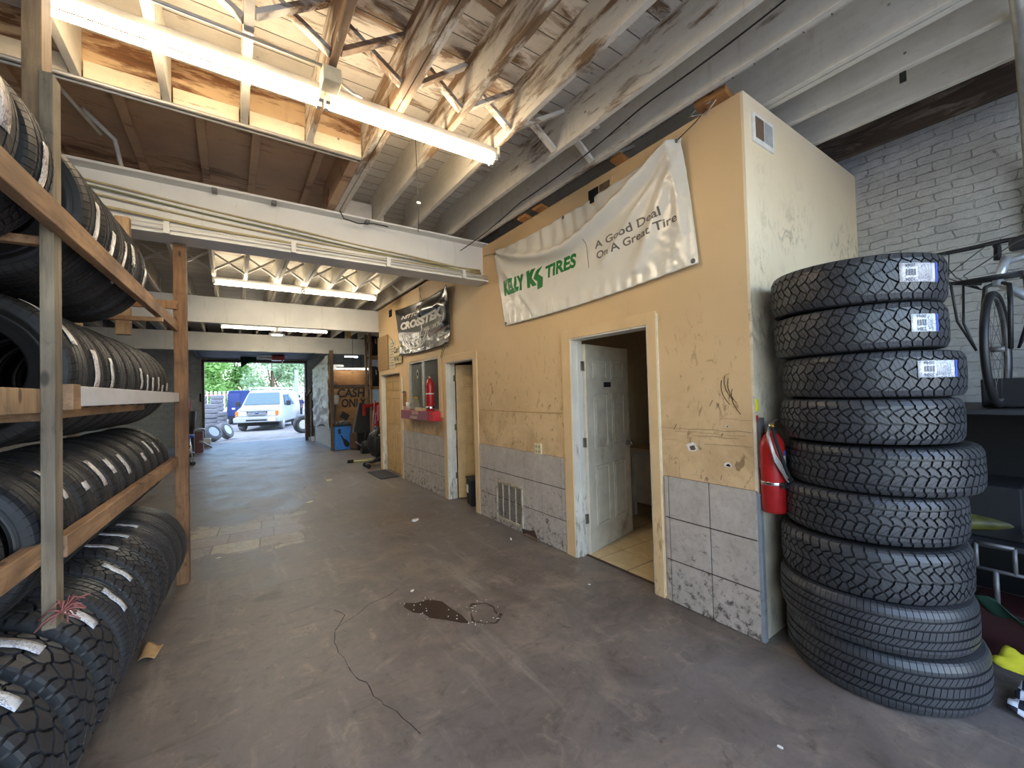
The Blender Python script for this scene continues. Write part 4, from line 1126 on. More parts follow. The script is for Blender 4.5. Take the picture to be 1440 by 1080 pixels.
# ------------------------------------------------------------------ tires
def clip(poly, n, c):
    out = []
    for i in range(len(poly)):
        a, b_ = poly[i], poly[(i + 1) % len(poly)]
        da, db = a[0] * n[0] + a[1] * n[1] - c, b_[0] * n[0] + b_[1] * n[1] - c
        if da <= 0: out.append(a)
        if da * db < 0:
            k = da / (da - db); out.append((a[0] + (b_[0] - a[0]) * k, a[1] + (b_[1] - a[1]) * k))
    return out
def voronoi(seeds, L, vmax, gap, sip=None):
    """seeds: (u, v, block id); periodic in u. Cells of one block are not parted by a groove."""
    alls = [(u + k * L, v, b_, k) for (u, v, b_) in seeds for k in (-2, -1, 0, 1, 2)]
    out = []
    for (u, v, bid) in seeds:
        poly = [(u - L, -vmax), (u + L, -vmax), (u + L, vmax), (u - L, vmax)]
        for (u2, v2, b2, k) in alls:
            if abs(u2 - u) < 1e-9 and abs(v2 - v) < 1e-9: continue
            dx, dy = u2 - u, v2 - v; d = math.hypot(dx, dy)
            if d > 1.2 * L + .1: continue
            same = (b2 == bid and k == 0)
            n = (dx / d, dy / d); c = n[0] * (u + u2) / 2 + n[1] * (v + v2) / 2 - (0 if same else gap)
            poly = clip(poly, n, c)
            if len(poly) < 3: break
        if len(poly) >= 3: out.append((poly, (u, v)))
    return out
def split(polys, n, cfun, g):
    out = []
    for poly, s in polys:
        c = cfun(s)
        if c is None: out.append((poly, s)); continue
        a = clip(poly, n, c - g); b_ = clip(poly, (-n[0], -n[1]), -c - g)
        if len(a) >= 3: out.append((a, s))
        if len(b_) >= 3: out.append((b_, s))
    return out
def pattern(kind, tw):
    """returns (pitch length, polygons) for one repeat, v across the tread"""
    h = tw / 2; r_ = random.Random({'at': 3, 'ko': 5, 'zig': 11, 'mud': 13}.get(kind, 1))
    P = []
    if kind == 'at':
        L = .052; sd = []
        for i, (v, u) in enumerate(((-.84, .0), (-.42, .5), (-.0, .05), (.42, .55), (.84, .1))):
            sg = 1 if i % 2 else -1
            if abs(v) > .6: sd += [(u * L, v * h, i), (u * L + .010, v * 1.28 * h, i)]
            else: sd += [(u * L, (v - .10) * h, i), (u * L + .013 * sg, (v + .10) * h, i)]
        polys = voronoi(sd, L, h * 1.26, .0040)
        polys = split(polys, (.93, .37), lambda s: .93 * s[0] + .37 * s[1] if abs(s[1]) < .6 * h else None, .0006)
        polys = split(polys, (1, 0), lambda s: s[0] if abs(s[1]) > .6 * h else None, .0005)
    elif kind == 'ko':
        L = .098; sd = []; bid = 0
        for k in range(2):
            for sgn in (-1, 1):
                u0 = (k * .5 + (.0 if sgn < 0 else .22)) * L
                sd.append((u0, sgn * .98 * h, bid)); sd.append((u0 + .006, sgn * (.72 if k else .80) * h, bid)); bid += 1
        for k in range(2):
            u0 = (k * .5 + .1) * L
            sd += [(u0, -.42 * h, bid), (u0 + .016, -.22 * h, bid)]; bid += 1
            sd += [(u0 + .024, .05 * h, bid), (u0 + .006, .22 * h, bid)]; bid += 1
            sd += [(u0 + .03, .46 * h, bid), (u0 + .026, -.60 * h, bid + 1)]; bid += 2
        sd = [(u + r_.uniform(-.003, .003), v, b_) for u, v, b_ in sd]
        polys = voronoi(sd, L, h * 1.26, .0046)
        polys = split(polys, (.8, .6), lambda s: .8 * s[0] + .6 * s[1] if abs(s[1]) < .65 * h else None, .0006)
    elif kind == 'zig':
        L = .086; sd = []; bid = 0
        for k in range(2):
            for sgn in (-1, 1):
                u0 = (k * .5 + (.1 if sgn < 0 else .32)) * L
                sd += [(u0, sgn * 1.0 * h, bid), (u0 + sgn * .012, sgn * .74 * h, bid)]; bid += 1
            u0 = k * .5 * L
            sd += [(u0, -.46 * h, bid), (u0 + .014, -.36 * h, bid), (u0 + .016, -.20 * h, bid)]; bid += 1
            sd += [(u0 + .028, -.02 * h, bid), (u0 + .012, .04 * h, bid), (u0 + .008, .18 * h, bid)]; bid += 1
            sd += [(u0 + .022, .40 * h, bid), (u0 + .038, .48 * h, bid)]; bid += 1
        polys = voronoi(sd, L, h * 1.26, .0046)
        polys = split(polys, (.7, -.71), lambda s: .7 * s[0] - .71 * s[1] + .002 if abs(s[1]) > .3 * h else None, .0006)
    elif kind == 'mud':
        L = .092; sd = []; bid = 0
        for sgn in (-1, 1):
            u0 = (0 if sgn < 0 else .5) * L
            sd += [(u0, sgn * 1.0 * h, bid), (u0 + .01, sgn * .72 * h, bid)]; bid += 1
            u1 = u0 + .5 * L
            sd += [(u1, sgn * .92 * h, bid)]; bid += 1
            sd += [(u0 + .3 * L, sgn * .34 * h, bid), (u0 + .45 * L, sgn * .12 * h, bid)]; bid += 1
        polys = voronoi(sd, L, h * 1.26, .0055)
    elif kind == 'rib':       # highway ribs with slanted sipes
        L = .026; polys = []
        edges = ((-1.22, -.66), (-.56, -.28), (-.17, .17), (.28, .56), (.66, 1.22))
        for i, (a, c) in enumerate(edges):
            sl = (0, .022, .008, .022, 0)[i]; g = .0013 if i in (0, 4) else .0018
            ws = (.0, .35, .1, .6, .2)[i] * L
            polys.append(([(ws + g, a * h), (ws + L - g, a * h), (ws + L - g + sl, c * h), (ws + g + sl, c * h)], (ws + L / 2, (a + c) / 2 * h)))
    elif kind == 'car':       # four straight ribs, closely slitted shoulders
        L = .034; polys = []
        for i, (a, c) in enumerate(((-1.2, -.57), (-.50, -.05), (.0, .0), (.05, .50), (.57, 1.2))):
            if a == c: continue
            g = .0012 if i in (0, 4) else .0006; sl = .010 if i in (0, 4) else .016
            sg = -1 if i < 2 else 1
            polys.append(([(g, a * h), (L - g, a * h), (L - g + sl * sg, c * h), (g + sl * sg, c * h)], (L / 2, (a + c) / 2 * h)))
    for vv in (-1.1, -.99, -.78, .78, .99, 1.1):
        polys = split(polys, (0, 1), lambda s: vv * h, 0)
    return L, [p for p, s in polys]
def tire_carcass(Rr, wd, rim, depth, seg=72):
    prof = [(Rr - depth, 0), (Rr - depth, .30 * wd), (Rr - depth - .004, .40 * wd), (Rr - depth - .014, .455 * wd), (Rr - .05, .488 * wd), (Rr - .075, .497 * wd)]
    mid = (Rr + rim) / 2
    prof += [(mid, .5 * wd), (mid - .012, .494 * wd), (mid - .016, .488 * wd), (rim + .035, .44 * wd), (rim + .03, .425 * wd), (rim + .008, .395 * wd), (rim, .36 * wd), (rim + .004, .335 * wd), (rim + .02, .345 * wd), (mid, .455 * wd), (Rr - .05, .44 * wd), (Rr - .03, .36 * wd), (Rr - .024, 0)]
    full = [(r_, -z) for r_, z in reversed(prof[1:-1])]
    ring = prof[:1] + prof[1:] + [(r_, -z) for r_, z in reversed(prof[1:-1])]
    b = MB(); b.lathe(ring, seg=seg, closed=True)
    return b
_tm = {}
def tire_meshes(key, Rr, wd, rim, kind, depth=.009, tm='tread'):
    """cached: (carcass mesh, tread mesh)"""
    if key in _tm: return _tm[key]
    tw = wd * .87
    c = tire_carcass(Rr, wd, rim, depth).build('tire', M['rubber'], None, local=True, fix=True)
    L, polys = pattern(kind, tw)
    n = round(2 * PI * Rr / L); b = MB(); h = tw / 2
    def pos(u, v, d):
        a = u * (2 * PI * Rr / (n * L)) / Rr
        q = abs(v) / h
        tq = min(1, max(0, (q - 1) / .28)) * PI / 2
        drop = .005 * min(q, 1) ** 2 + (.008 * max(0, min(q, 1) - .78) / .22) + .048 * (1 - math.cos(tq))
        z = v if q <= 1 else math.copysign(h + (.487 * wd - h) * math.sin(tq), v)
        r_ = Rr - drop + d
        return (r_ * math.cos(a), r_ * math.sin(a), z)
    for k in range(n):
        for p in polys:
            b.prism([(u + k * L, v) for u, v in p], pos, -depth - .006, 0)
    t = b.build('tread', M[tm], None, local=True)
    _tm[key] = (c.data, t.data)
    bpy.data.objects.remove(c); bpy.data.objects.remove(t)
    return _tm[key]
def make_tire(key, Rr, wd, rim, kind, label, loc, rot, group, depth=.009, scale=1., name='tire'):
    cm, tm = tire_meshes(key, Rr, wd, rim, kind, depth, 'tread' if key.startswith('stack') else ('tread_floor' if key.startswith('rackD') else 'tread_rack'))
    o = bpy.data.objects.new(name, cm); link(o); o.location = loc; o.rotation_euler = rot; o.scale = (scale,) * 3
    tag(o, label, 'tire', group)
    t = bpy.data.objects.new('tread', tm); link(t); t.parent = o
    return o
def tread_label(o, Rr, a0, a1, z0, z1, mat, lift=.0035, ragged=.0, name='tread_label', label=None):
    """a printed strip stuck round the tread, a0..a1 in the tire's own angle"""
    b = MB(); n = max(4, int(abs(a1 - a0) / .06))
    th = .0012
    def fn(u, v):
        a = a0 + (a1 - a0) * u; zz = z0 + (z1 - z0) * v + ragged * math.sin(u * 13 + v) * .3
        r_ = Rr + lift - .004 * abs(zz / .1) ** 2 + ragged * .25 * math.sin(u * 9 + 1)
        return (r_ * math.cos(a), r_ * math.sin(a), zz)
    b.grid(fn, n, 3)
    p = b.build(name, mat, o, local=True, solid=th)
    if label: p['label'] = label
    return p

# ---- the tall stack on the right
STK = [  # R, width, z0, centre, kind, lean
    (.42, .262, .0, (2.95, .785), 'rib'), (.41, .235, .27, (2.90, .80), 'rib'), (.40, .255, .505, (2.905, .80), 'ko'), (.39, .24, .762, (2.93, .80), 'zig'),
    (.415, .24, 1.0, (2.985, .772), 'zig'), (.39, .23, 1.245, (2.935, .80), 'ko'), (.39, .235, 1.475, (2.95, .79), 'at'), (.375, .235, 1.71, (2.90, .82), 'at'), (.38, .24, 1.945, (2.885, .82), 'at')]
SLB = ['highway tire with straight grooves lying flat on the floor, lowest of the tall stack', 'highway tire with straight grooves, second from the floor in the tall stack',
       'chunky all-terrain tire directly above the two straight-grooved ones in the tall stack', 'zigzag-block tire directly under the one that juts out of the tall stack',
       'zigzag-block tire jutting out to the right in the middle of the tall stack', 'all-terrain tire with rounded shoulder lugs, directly below the three stickered tires',
       'fine-blocked tire with a white sticker, lowest of three stickered ones in tall stack', 'fine-blocked tire with a short white sticker, second from the top of the tall stack',
       'topmost tire of the tall stack, white barcode sticker on its tread']
stack = []
for i, (Rr, wd, z0, c, kind) in enumerate(STK):
    tilt = (R(rnd.uniform(-.5, .5)), R(rnd.uniform(-.5, .5)), R(i * 47 + 10))
    if i == 8: tilt = (R(.8), R(-.6), tilt[2])
    o = make_tire('stack%d' % i, Rr, wd, .205, kind, SLB[i], (c[0], c[1], z0 + wd / 2 + .002), tilt, 'tall stack of tires', depth=.011)
    stack.append(o)
def stack_label(i, adeg0, adeg1, z0, z1, num):
    o = stack[i]; Rr = STK[i][0]; rz = o.rotation_euler[2]
    a0, a1 = R(adeg0) - rz, R(adeg1) - rz
    p = tread_label(o, Rr, a0, a1, z0, z1, M['sticker_white'], .003)
    def fn(u, v, lift=.0052):
        a = a0 + u / Rr; return ((Rr + lift) * math.cos(a), (Rr + lift) * math.sin(a), v)
    b = MB(); zc = (z0 + z1) / 2; hh = (z1 - z0)
    wfull = (a1 - a0) * Rr
    # upside-down numbers above and below a little barcode
    letter(b, num[0], .022, lambda u, v: fn(.068 - u, z0 + .020 - v), cut=.02)
    letter(b, num[1], .022, lambda u, v: fn(.068 - u, z1 - .004 - v), cut=.02)
    for k in range(11):
        x = .026 + k * .0042; b.add([fn(x, zc - hh * .16), fn(x + (.0016 if k % 3 else .003), zc - hh * .16), fn(x + (.0016 if k % 3 else .003), zc + hh * .18), fn(x, zc + hh * .18)], [(0, 1, 2, 3)])
    for k in range(14):
        x = .08 + k * .0055
        if x < wfull - .03: b.add([fn(x, z0 + .012), fn(x + .0012, z0 + .012), fn(x + .0012, z1 - .012 - .01 * (k % 3)), fn(x, z1 - .012 - .01 * (k % 3))], [(0, 1, 2, 3)])
    b.build('print', M['sticker_black'], p, local=True)
    b = MB(); x = wfull - .012; n = 3
    b.add([fn(x, z0, .006), fn(x + .012, z0, .006), fn(x + .012, z1, .006), fn(x, z1, .006)], [(0, 1, 2, 3)]); b.build('edge_stripe', M['sticker_blue'], p, local=True)
stack_label(8, 224, 252, -.035, .055, ('2204', '0044')); stack_label(7, 230, 251, -.04, .045, ('2204', '0044')); stack_label(6, 224, 252, -.02, .06, ('2204', '0044'))

# ---- the long wooden rack on the left
RN, RF = Vector((-.50, 2.09, 0)), Vector((-.385, 4.60, 0))
RD = (RF - RN).normalized(); RX = Vector((RD.y, -RD.x, 0))      # along the rack, and out of it towards the aisle
rang = math.atan2(RD.x, RD.y)
def rp(s, o, z): return RN + RD * s + RX * o + Vector((0, 0, z))     # s along, o outward
rack = thing('tire_rack', 'long wooden tire rack of rough lumber along the left side', 'rack', tuple(rp(1.2, -.35, 0)))
def rbar(name, s0, o0, z0, s1, o1, z1, w_, h_, mat, bev=.003, up=(0, 0, 1)):
    return MB().bar(rp(s0, o0, z0), rp(s1, o1, z1), w_, h_, up=up, mi=0).build(name, M[mat], rack, bevel=bev)
def rpost(s, o, z0, z1, ws, wo, mat):
    return MB().bar(rp(s, o, z0), rp(s, o, z1), wo, ws, up=tuple(RD)).build('post', M[mat], rack, bevel=.003)
rpost(0, -.018, .80, 2.72, .068, .036, 'rack_grey'); rpost(.035, -.06, 2.35, ZJ, .085, .05, 'rack_post')
rpost(-1.5, -.018, 0, ZJ, .068, .036, 'rack_grey'); rpost(-1.5, -.62, 0, ZJ, .068, .04, 'rack_grey')
rpost(0, -.64, 0, ZJ, .068, .04, 'rack_post')
rpost(2.48, .03, 0, 2.925, .09, .088, 'far_post'); rpost(2.48, -.64, 0, 2.925, .07, .05, 'rack_post'); rpost(1.9, -.22, 2.05, 2.9, .06, .08, 'rack_post')
ZA, ZB, ZC = 2.195, 1.575, 1.055
rbar('rail', -1.55, .022, ZA, 2.44, .0, ZA + .01, .038, .084, 'rack_wood')
rbar('rail', -1.55, -.052, ZB, -.018, -.052, ZB, .038, .082, 'rack_post'); rbar('rail', .05, -.0, ZB + .015, 2.44, -.0, ZB + .02, .036, .078, 'rack_white')
MB().bar(rp(.035, .003, ZB + .012), rp(.11, .003, ZB + .012), .048, .094).build('splice_block', M['rack_wood'], rack, bevel=.003)
rbar('rail', .1, -.09, ZB - .045, 1.7, -.09, ZB - .04, .03, .05, 'rack_wood')
rbar('rail', -1.55, -.055, ZC, -.02, -.055, ZC, .04, .076, 'rack_wood'); rbar('rail', .03, -.01, ZC, 2.44, -.01, ZC, .04, .076, 'rack_wood')
for z in (ZA - .03, ZB - .03, ZC - .03): rbar('rail', -1.55, -.60, z, 2.5, -.60, z, .036, .08, 'rack_post')
for s in (.03, .0, 1.72): pass
rbar('slat', 1.70, .03, ZA - .052, 1.70, -.66, ZA - .06, .03, .03, 'rack_wood'); rbar('slat', .02, -.02, ZA - .06, .02, -.66, ZA - .06, .036, .03, 'rack_wood')
rbar('slat', 2.42, .02, ZA + .19, 2.42, -.66, ZA + .19, .03, .07, 'far_post')
rbar('slat', .03, -.02, ZC - .055, .03, -.66, ZC - .055, .036, .03, 'rack_wood'); rbar('slat', .03, -.02, ZB - .056, .03, -.66, ZB - .056, .036, .03, 'rack_wood')
rbar('brace', .5, -.60, ZB + .1, 2.44, -.62, ZA + .12, .03, .08, 'rack_wood'); rbar('brace', -1.4, -.62, ZB, .1, -.62, ZA + .1, .03, .08, 'rack_wood')
b = MB()
for k in range(26):
    a = rnd.uniform(0, 6.3); p = rp(-.04 + rnd.uniform(-.03, .03), .02, .86); q = p + Vector((.06 * math.cos(a), .04 * math.sin(a), rnd.uniform(-.05, .03)))
    b.tube([p, (p + q) / 2 + Vector((0, 0, rnd.uniform(0, .03))), q], .003, 4)
b.build('frayed_rope', plain('pink_rope', srgb(140, 86, 80), .9), rack)
def rack_tire(row, i, s, key, Rr, wd, rim, kind, zc, xe, lab, group, depth=.009):
    """upright, axle along the rack; xe = how far its tread reaches towards the aisle"""
    o = make_tire(key, Rr, wd, rim, kind, lab, tuple(rp(s, xe - Rr, zc)), (0, 0, 0), group, depth)
    Rz = Matrix.Rotation(-rang, 4, 'Z') @ Matrix.Rotation(R(-90), 4, 'X') @ Matrix.Rotation(rnd.uniform(0, 6.28), 4, 'Z')
    spin = rnd.uniform(0, 6.28)
    o.rotation_mode = 'XYZ'
    o.rotation_euler = (Matrix.Rotation(-rang + R(rnd.uniform(-1.2, 1.2)), 4, 'Z') @ Matrix.Rotation(R(-90), 4, 'X') @ Matrix.Rotation(spin, 4, 'Z')).to_euler('XYZ')
    o['_spin'] = spin
    return o
def rack_label(o, Rr, ang0, ang1, wd, mat='sticker', zoff=0, rag=0, label=None):
    """ang: 0 = facing the aisle, + = upwards"""
    sp = o['_spin']
    # local angle a maps (after spin and -90 about X): x = cos, z = -sin
    return tread_label(o, Rr, R(-ang1) - sp, R(-ang0) - sp, zoff - wd / 2, zoff + wd / 2, M[mat], .003, rag, label=label)
ORD = ['first', 'second', 'third', 'fourth', 'fifth', 'sixth', 'seventh', 'eighth', 'ninth', 'tenth', 'eleventh', 'twelfth', 'thirteenth', 'fourteenth', 'fifteenth', 'sixteenth', 'seventeenth']
rows = {
 # row: name, [(s, has label(angle0, angle1) or None)], R, width, rim, zc, xe
 'A': ('top shelf', [(-.72, None), (-.36, (-8, 40)), (-.115, (-22, 8)), (.38, (-25, 10)), (.60, (-28, 2)), (.81, (-34, 6)), (1.02, (-8, 12)), (1.285, (-30, 2))], .335, .205, .19, 2.375, .008),
 'B': ('second shelf down', [(-.30, None), (.36, (20, 62)), (.57, (-14, 20)), (.77, (-12, 16)), (.97, None), (1.17, None), (1.37, (-10, 14)), (1.57, (-12, 8)), (1.74, (-13, 6)), (1.90, (-10, 8)), (2.07, (-12, -2)), (2.24, (-10, 2))], .314, .195, .175, 1.70, .015),
 'C': ('third shelf down', [(-.74, (14, 40)), (-.46, (28, 44)), (-.21, (30, 48)), (.05, None), (.27, (22, 52)), (.49, (20, 28)), (.70, (16, 46)), (.92, (22, 40)), (1.14, (14, 40)), (1.36, None), (1.58, (18, 30)), (1.80, (22, 44)), (2.02, (20, 38)), (2.24, None)], .285, .2, .17, 1.085, .01)}
for row, (nm, lst, Rr, wd, rim, zc, xe) in rows.items():
    for i, (s, lb) in enumerate(lst):
        n = len(lst)
        lab = 'road tire %s foil label, %s from the near end, %s of rack' % ('with' if lb else 'without', ORD[i], nm)
        xo = xe if row == 'A' else (-.075 if s < 0 else -.032)
        o = rack_tire(row, i, s, 'rack' + row + str(i % 2), Rr * (1 if i % 2 else .985), wd, rim, 'car' if (i % 3 or row != 'A') else 'rib', zc, xo, lab, 'tires on the ' + nm)
        if lb: rack_label(o, Rr * (1 if i % 2 else .985), lb[0], lb[1], rnd.uniform(.034, .06), 'sticker', rnd.uniform(-.03, .03), .004)
D = [(-1.02, 'rib', .36, None), (-.74, 'rib', .365, None), (-.45, 'mud', .385, None), (-.16, 'mud', .385, (40, 62)), (.12, 'mud', .385, (48, 76)), (.42, 'mud', .385, (34, 62)), (.70, 'rib', .38, (24, 46)), (.96, 'at', .38, (34, 58)), (1.22, 'at', .38, (58, 86)),
     (1.48, 'at', .375, (60, 84)), (1.74, 'rib', .37, (62, 80)), (1.99, 'rib', .375, None), (2.235, 'rib', .37, None)]
DK = {'rib': 'ribbed truck tire', 'mud': 'deep-lugged mud tire', 'at': 'blocky all-terrain tire'}
for i, (s, kind, Rr, lb) in enumerate(D):
    lab = '%s%s, floor row under the rack, %s from near end' % (DK[kind], ', white label' if lb else ', no label', ORD[i])
    o = rack_tire('D', i, s, 'rackD%s%d' % (kind, int(Rr * 1000)), Rr, .24, .205, kind, Rr + .002, .045 + .015 * max(0, s), lab, 'tires on the floor under the rack', .014 if kind == 'mud' else .010)
    if lb: rack_label(o, Rr, lb[0], lb[1], .05 if kind != 'mud' else .06, 'sticker_white', .0, .008)
for ob in list(bpy.data.objects):
    if '_spin' in ob: del ob['_spin']
# ------------------------------------------------------------------ dark corner behind the stack: shelf, bicycle, cloth heap
sh = thing('steel_shelf', 'black steel shelf unit in the dark corner under the bicycle', 'shelf', (4.0, .25, 0))
for x in (3.48, 4.5):
    for y in (-.30, .74): MB().box(x, x + .04, y, y + .04, 0, 1.39).build('post', M['black'], sh)
for z in (.62, 1.36): MB().box(3.47, 4.55, -.31, .79, z, z + .03).build('shelf_board', M['dark_grey'], sh, bevel=.003)
MB().box(4.50, 4.52, -.26, .74, .05, 1.34).build('dark_backing', M['black'], sh)  # black sheet added to stand in for the darkness of the corner
tag(MB().box(3.56, 4.0, .30, .72, 1.0, 1.30).build('storage_crate', M['black'], bevel=.01), 'black crate on the steel shelf beside the all-terrain tires', 'crate').location.z = .652
tag(MB().box(3.62, 3.92, .20, .44, 1.395, 1.56).build('black_box', M['black'], bevel=.01), 'black box on top of the steel shelf behind the bicycle wheel', 'box')
# motorcycle bodywork, frame and tool box on the lower board
f_ = MB()
def fair(u, v):
    x = 3.50 + .10 * math.sin(u * PI) + .06 * v; y = .60 - .80 * u; z = .665 + .11 * v * (1 - .25 * u) + .035 * math.sin(u * 5)
    return (x - .05 * math.sin(v * PI), y, z)
f_.grid(fair, 24, 8)
tag(f_.build('motorcycle_fairing', plain('dull_yellow_green_plastic', srgb(84, 82, 34), .45, dirt=srgb(30, 32, 18)), solid=.006), 'dull yellow-green motorcycle fairing on the dark shelf right of the stack', 'bodywork')
fp = MB(); fp.grid(lambda u, v: (3.465 + .03 * math.sin(v * 3), .30 - .34 * u, .69 + .05 * v + .02 * math.sin(u * 5)), 14, 5); fp.build('side_panel', plain('grey_fairing_panel', srgb(96, 100, 98), .5), bpy.data.objects['motorcycle_fairing'], solid=.005)
f_ = MB(); f_.tube([(3.47, .47, .50), (3.47, .47, .64)], .010); f_.tube([(3.47, .47, .64), (3.47, .33, .64)], .010); f_.tube([(3.47, .33, .64), (3.47, .33, .50)], .010); f_.tube([(3.47, .50, .50), (3.47, .20, .50)], .010)
tf = thing('metal_stand', 'grey square tube stand in front of the dark shelf right of the stack', 'stand', (3.47, .4, .3))
f_.build('frame', M['steel_dark'], tf); MB().lathe([(.010, 0), (.018, 0), (.018, .012), (.010, .012)], (3.455, .26, .46), 'X', 14).build('ring', M['chrome'], tf)
MB().tube([(3.47, .40, .50), (3.47, .40, .30)], .012).build('stem', M['steel_dark'], tf)
tag(MB().box(3.42, 3.46 + .3, .12, .50, .02, .30).build('tool_box', plain('maroon_tool_box', srgb(52, 20, 20), .5), bevel=.012), 'maroon tool box on the floor under the dark shelf', 'tool box')
def heap(name, c, rx, ry, h, mat, label, cat, seed, fold=.03):
    b = MB(); n, m = 26, 12; vs = []
    def fn(u, v):
        a = 2 * PI * u; r_ = v; k = mnoise.noise(Vector((math.cos(a) * 2.2 * r_ + seed, math.sin(a) * 2.2 * r_, seed))); k2 = mnoise.noise(Vector((math.cos(a) * 6 * r_, math.sin(a) * 6 * r_ + seed, 3)))
        rr = r_ * (1 + .16 * mnoise.noise(Vector((math.cos(a) * 1.5, math.sin(a) * 1.5, seed))))
        z = h * (1 - r_ ** 1.7) * (1 + .45 * k) + fold * k2 * (1 - r_ ** 4)
        return (c[0] + rx * rr * math.cos(a), c[1] + ry * rr * math.sin(a), max(.004, z) + c[2])
    b.grid(fn, n, m)
    return tag(b.build(name, mat, fix=True), label, cat)
heap('olive_tarp', (3.62, -.16, 0), .30, .36, .34, M['camo'], 'olive green crumpled tarp heaped on the floor right of the tire stack', 'tarp', 3)
b = MB(); b.grid(lambda u, v: (3.43 + .05 * math.sin(v * 5) - .02 * u + .08 * (1 - v), .46 - .36 * u + .03 * math.sin(v * 7), .03 + .36 * v * (1 - .45 * u) + .02 * math.sin(u * 14 + v * 5)), 18, 18)
tag(b.build('green_cloth', M['green_cloth'], solid=.004), 'dark green cloth hanging down right behind the tire stack', 'cloth')
def sheet(name, pts, mat, label, seed, amp=.025, nx=20, ny=14):
    """a crumpled sheet over four floor points"""
    b = MB()
    def fn(u, v):
        p = [(1 - u) * (1 - v) * pts[0][i] + u * (1 - v) * pts[1][i] + u * v * pts[2][i] + (1 - u) * v * pts[3][i] for i in range(3)]
        k = mnoise.noise(Vector((u * 3.4 + seed, v * 3.1, seed))) + .5 * mnoise.noise(Vector((u * 8, v * 8 + seed, 1)))
        return (p[0] + .02 * k, p[1] + .02 * mnoise.noise(Vector((u * 4, v * 4, seed + 5))), max(.004, p[2] + amp * (.6 + k)))
    b.grid(fn, nx, ny)
    return tag(b.build(name, mat, solid=.003), label, 'cloth')
sheet('checkered_flag', [(2.97, .33, .01), (2.93, .02, .01), (3.16, -.02, .05), (3.17, .30, .06)], M['checker'], 'black and white checkered flag crumpled on the floor against the lowest tire', 2, .03)
sheet('red_cloth', [(2.975, .20, .03), (2.93, -.1, .02), (3.05, -.12, .05), (3.06, .18, .05)], plain('faded_red_cloth', srgb(196, 84, 84), .85), 'red cloth lying over the checkered flag at the edge of the heap', 5, .02, 12, 8)
sheet('yellow_cloth', [(3.22, .40, .10), (3.12, .12, .07), (3.24, .08, .12), (3.32, .36, .16)], plain('bright_yellow_cloth', srgb(226, 214, 50), .8), 'bright yellow cloth on the heap beside the lowest tire of the stack', 8, .02, 12, 8)

bk = thing('bicycle', 'silver bicycle with a black front carrier standing high in the corner behind the tire stack', 'bicycle', (3.60, .44, 1.395), (0, 0, R(-52)))
STEER = R(50)
def turn(b, c=.10):
    cs, sn = math.cos(STEER), math.sin(STEER); b.v = [((x - c) * cs - y * sn + c, (x - c) * sn + y * cs, z) for x, y, z in b.v]; return b
def bt(name, pts, r_, m, par=None, seg=8, st=False):
    b = MB().tube(pts, r_, seg)
    if st: turn(b)
    return b.build(name, M[m], par or bk, local=True)
M['bike_silver'] = plain('silver_frame_paint', srgb(190, 198, 206), .3, .5)
M['bike_black'] = plain('bike_black', (.014, .014, .015), .45)
def wheel(cx, z=.33, st=False):
    tn = turn if st else (lambda b: b)
    w_ = tn(MB().lathe([(.31 + .018 * math.cos(2 * PI * i / 10), .018 * math.sin(2 * PI * i / 10)) for i in range(10)], (cx, 0, z), 'Y', 48, closed=True)).build('wheel', M['bike_black'], bk, local=True)
    tn(MB().lathe([(.285, -.009), (.293, -.009), (.293, .009), (.285, .009)], (cx, 0, z), 'Y', 40, closed=True)).build('rim', M['steel_dark'], w_, local=True)
    b = MB(); b.lathe([(0, -.03), (.016, -.03), (.016, .03), (0, .03)], (cx, 0, z), 'Y', 12)
    for k in range(20):
        a = 2 * PI * k / 20; b.tube([(cx + .014 * math.cos(a), .02 * (-1) ** k, z + .014 * math.sin(a)), (cx + .288 * math.cos(a + .2), 0, z + .288 * math.sin(a + .2))], .0012, 4)
    tn(b).build('hub_and_spokes', M['steel_dark'], w_, local=True)
wheel(0, st=True); wheel(1.03)
bt('fork', [(.0, .05, .33), (.06, .05, .60), (.09, .045, .70), (.10, .0, .72)], .011, 'bike_black', st=True); bt('fork', [(.0, -.05, .33), (.06, -.05, .60), (.09, -.045, .70), (.10, .0, .72)], .011, 'bike_black', st=True)
bt('head_tube', [(.095, 0, .70), (.145, 0, .86)], .021, 'bike_silver', seg=14); bt('stem', [(.145, 0, .86), (.16, 0, .93), (.11, 0, .955)], .016, 'bike_black', st=True)
bt('top_tube', [(.14, 0, .83), (.36, 0, .90), (.62, 0, .86)], .017, 'bike_silver', seg=12); bt('down_tube', [(.105, 0, .72), (.30, 0, .56), (.55, 0, .30)], .021, 'bike_silver', seg=12)
bt('seat_tube', [(.55, 0, .30), (.64, 0, .92)], .016, 'bike_silver'); bt('seat_stay', [(.62, .0, .84), (.80, .05, .58), (1.03, .06, .33)], .008, 'bike_silver'); bt('seat_stay', [(.62, .0, .84), (.80, -.05, .58), (1.03, -.06, .33)], .008, 'bike_silver')
bt('chain_stay', [(.55, .03, .30), (1.03, .06, .33)], .009, 'bike_silver'); bt('chain_stay', [(.55, -.03, .30), (1.03, -.06, .33)], .009, 'bike_silver')
MB().sphere((.67, 0, .97), .1, 1.3, .7, .35).build('saddle', M['bike_black'], bk, local=True)
hb = bt('handlebar', [(.16, .36, .97), (.10, .24, .95), (.105, .08, .95), (.11, 0, .955), (.105, -.08, .95), (.10, -.24, .97), (.16, -.37, 1.0)], .013, 'bike_black', st=True)
bt('grip', [(.13, -.28, .98), (.17, -.40, 1.005)], .018, 'bike_black', hb, st=True); bt('grip', [(.13, .28, .96), (.17, .39, .975)], .018, 'bike_black', hb, st=True)
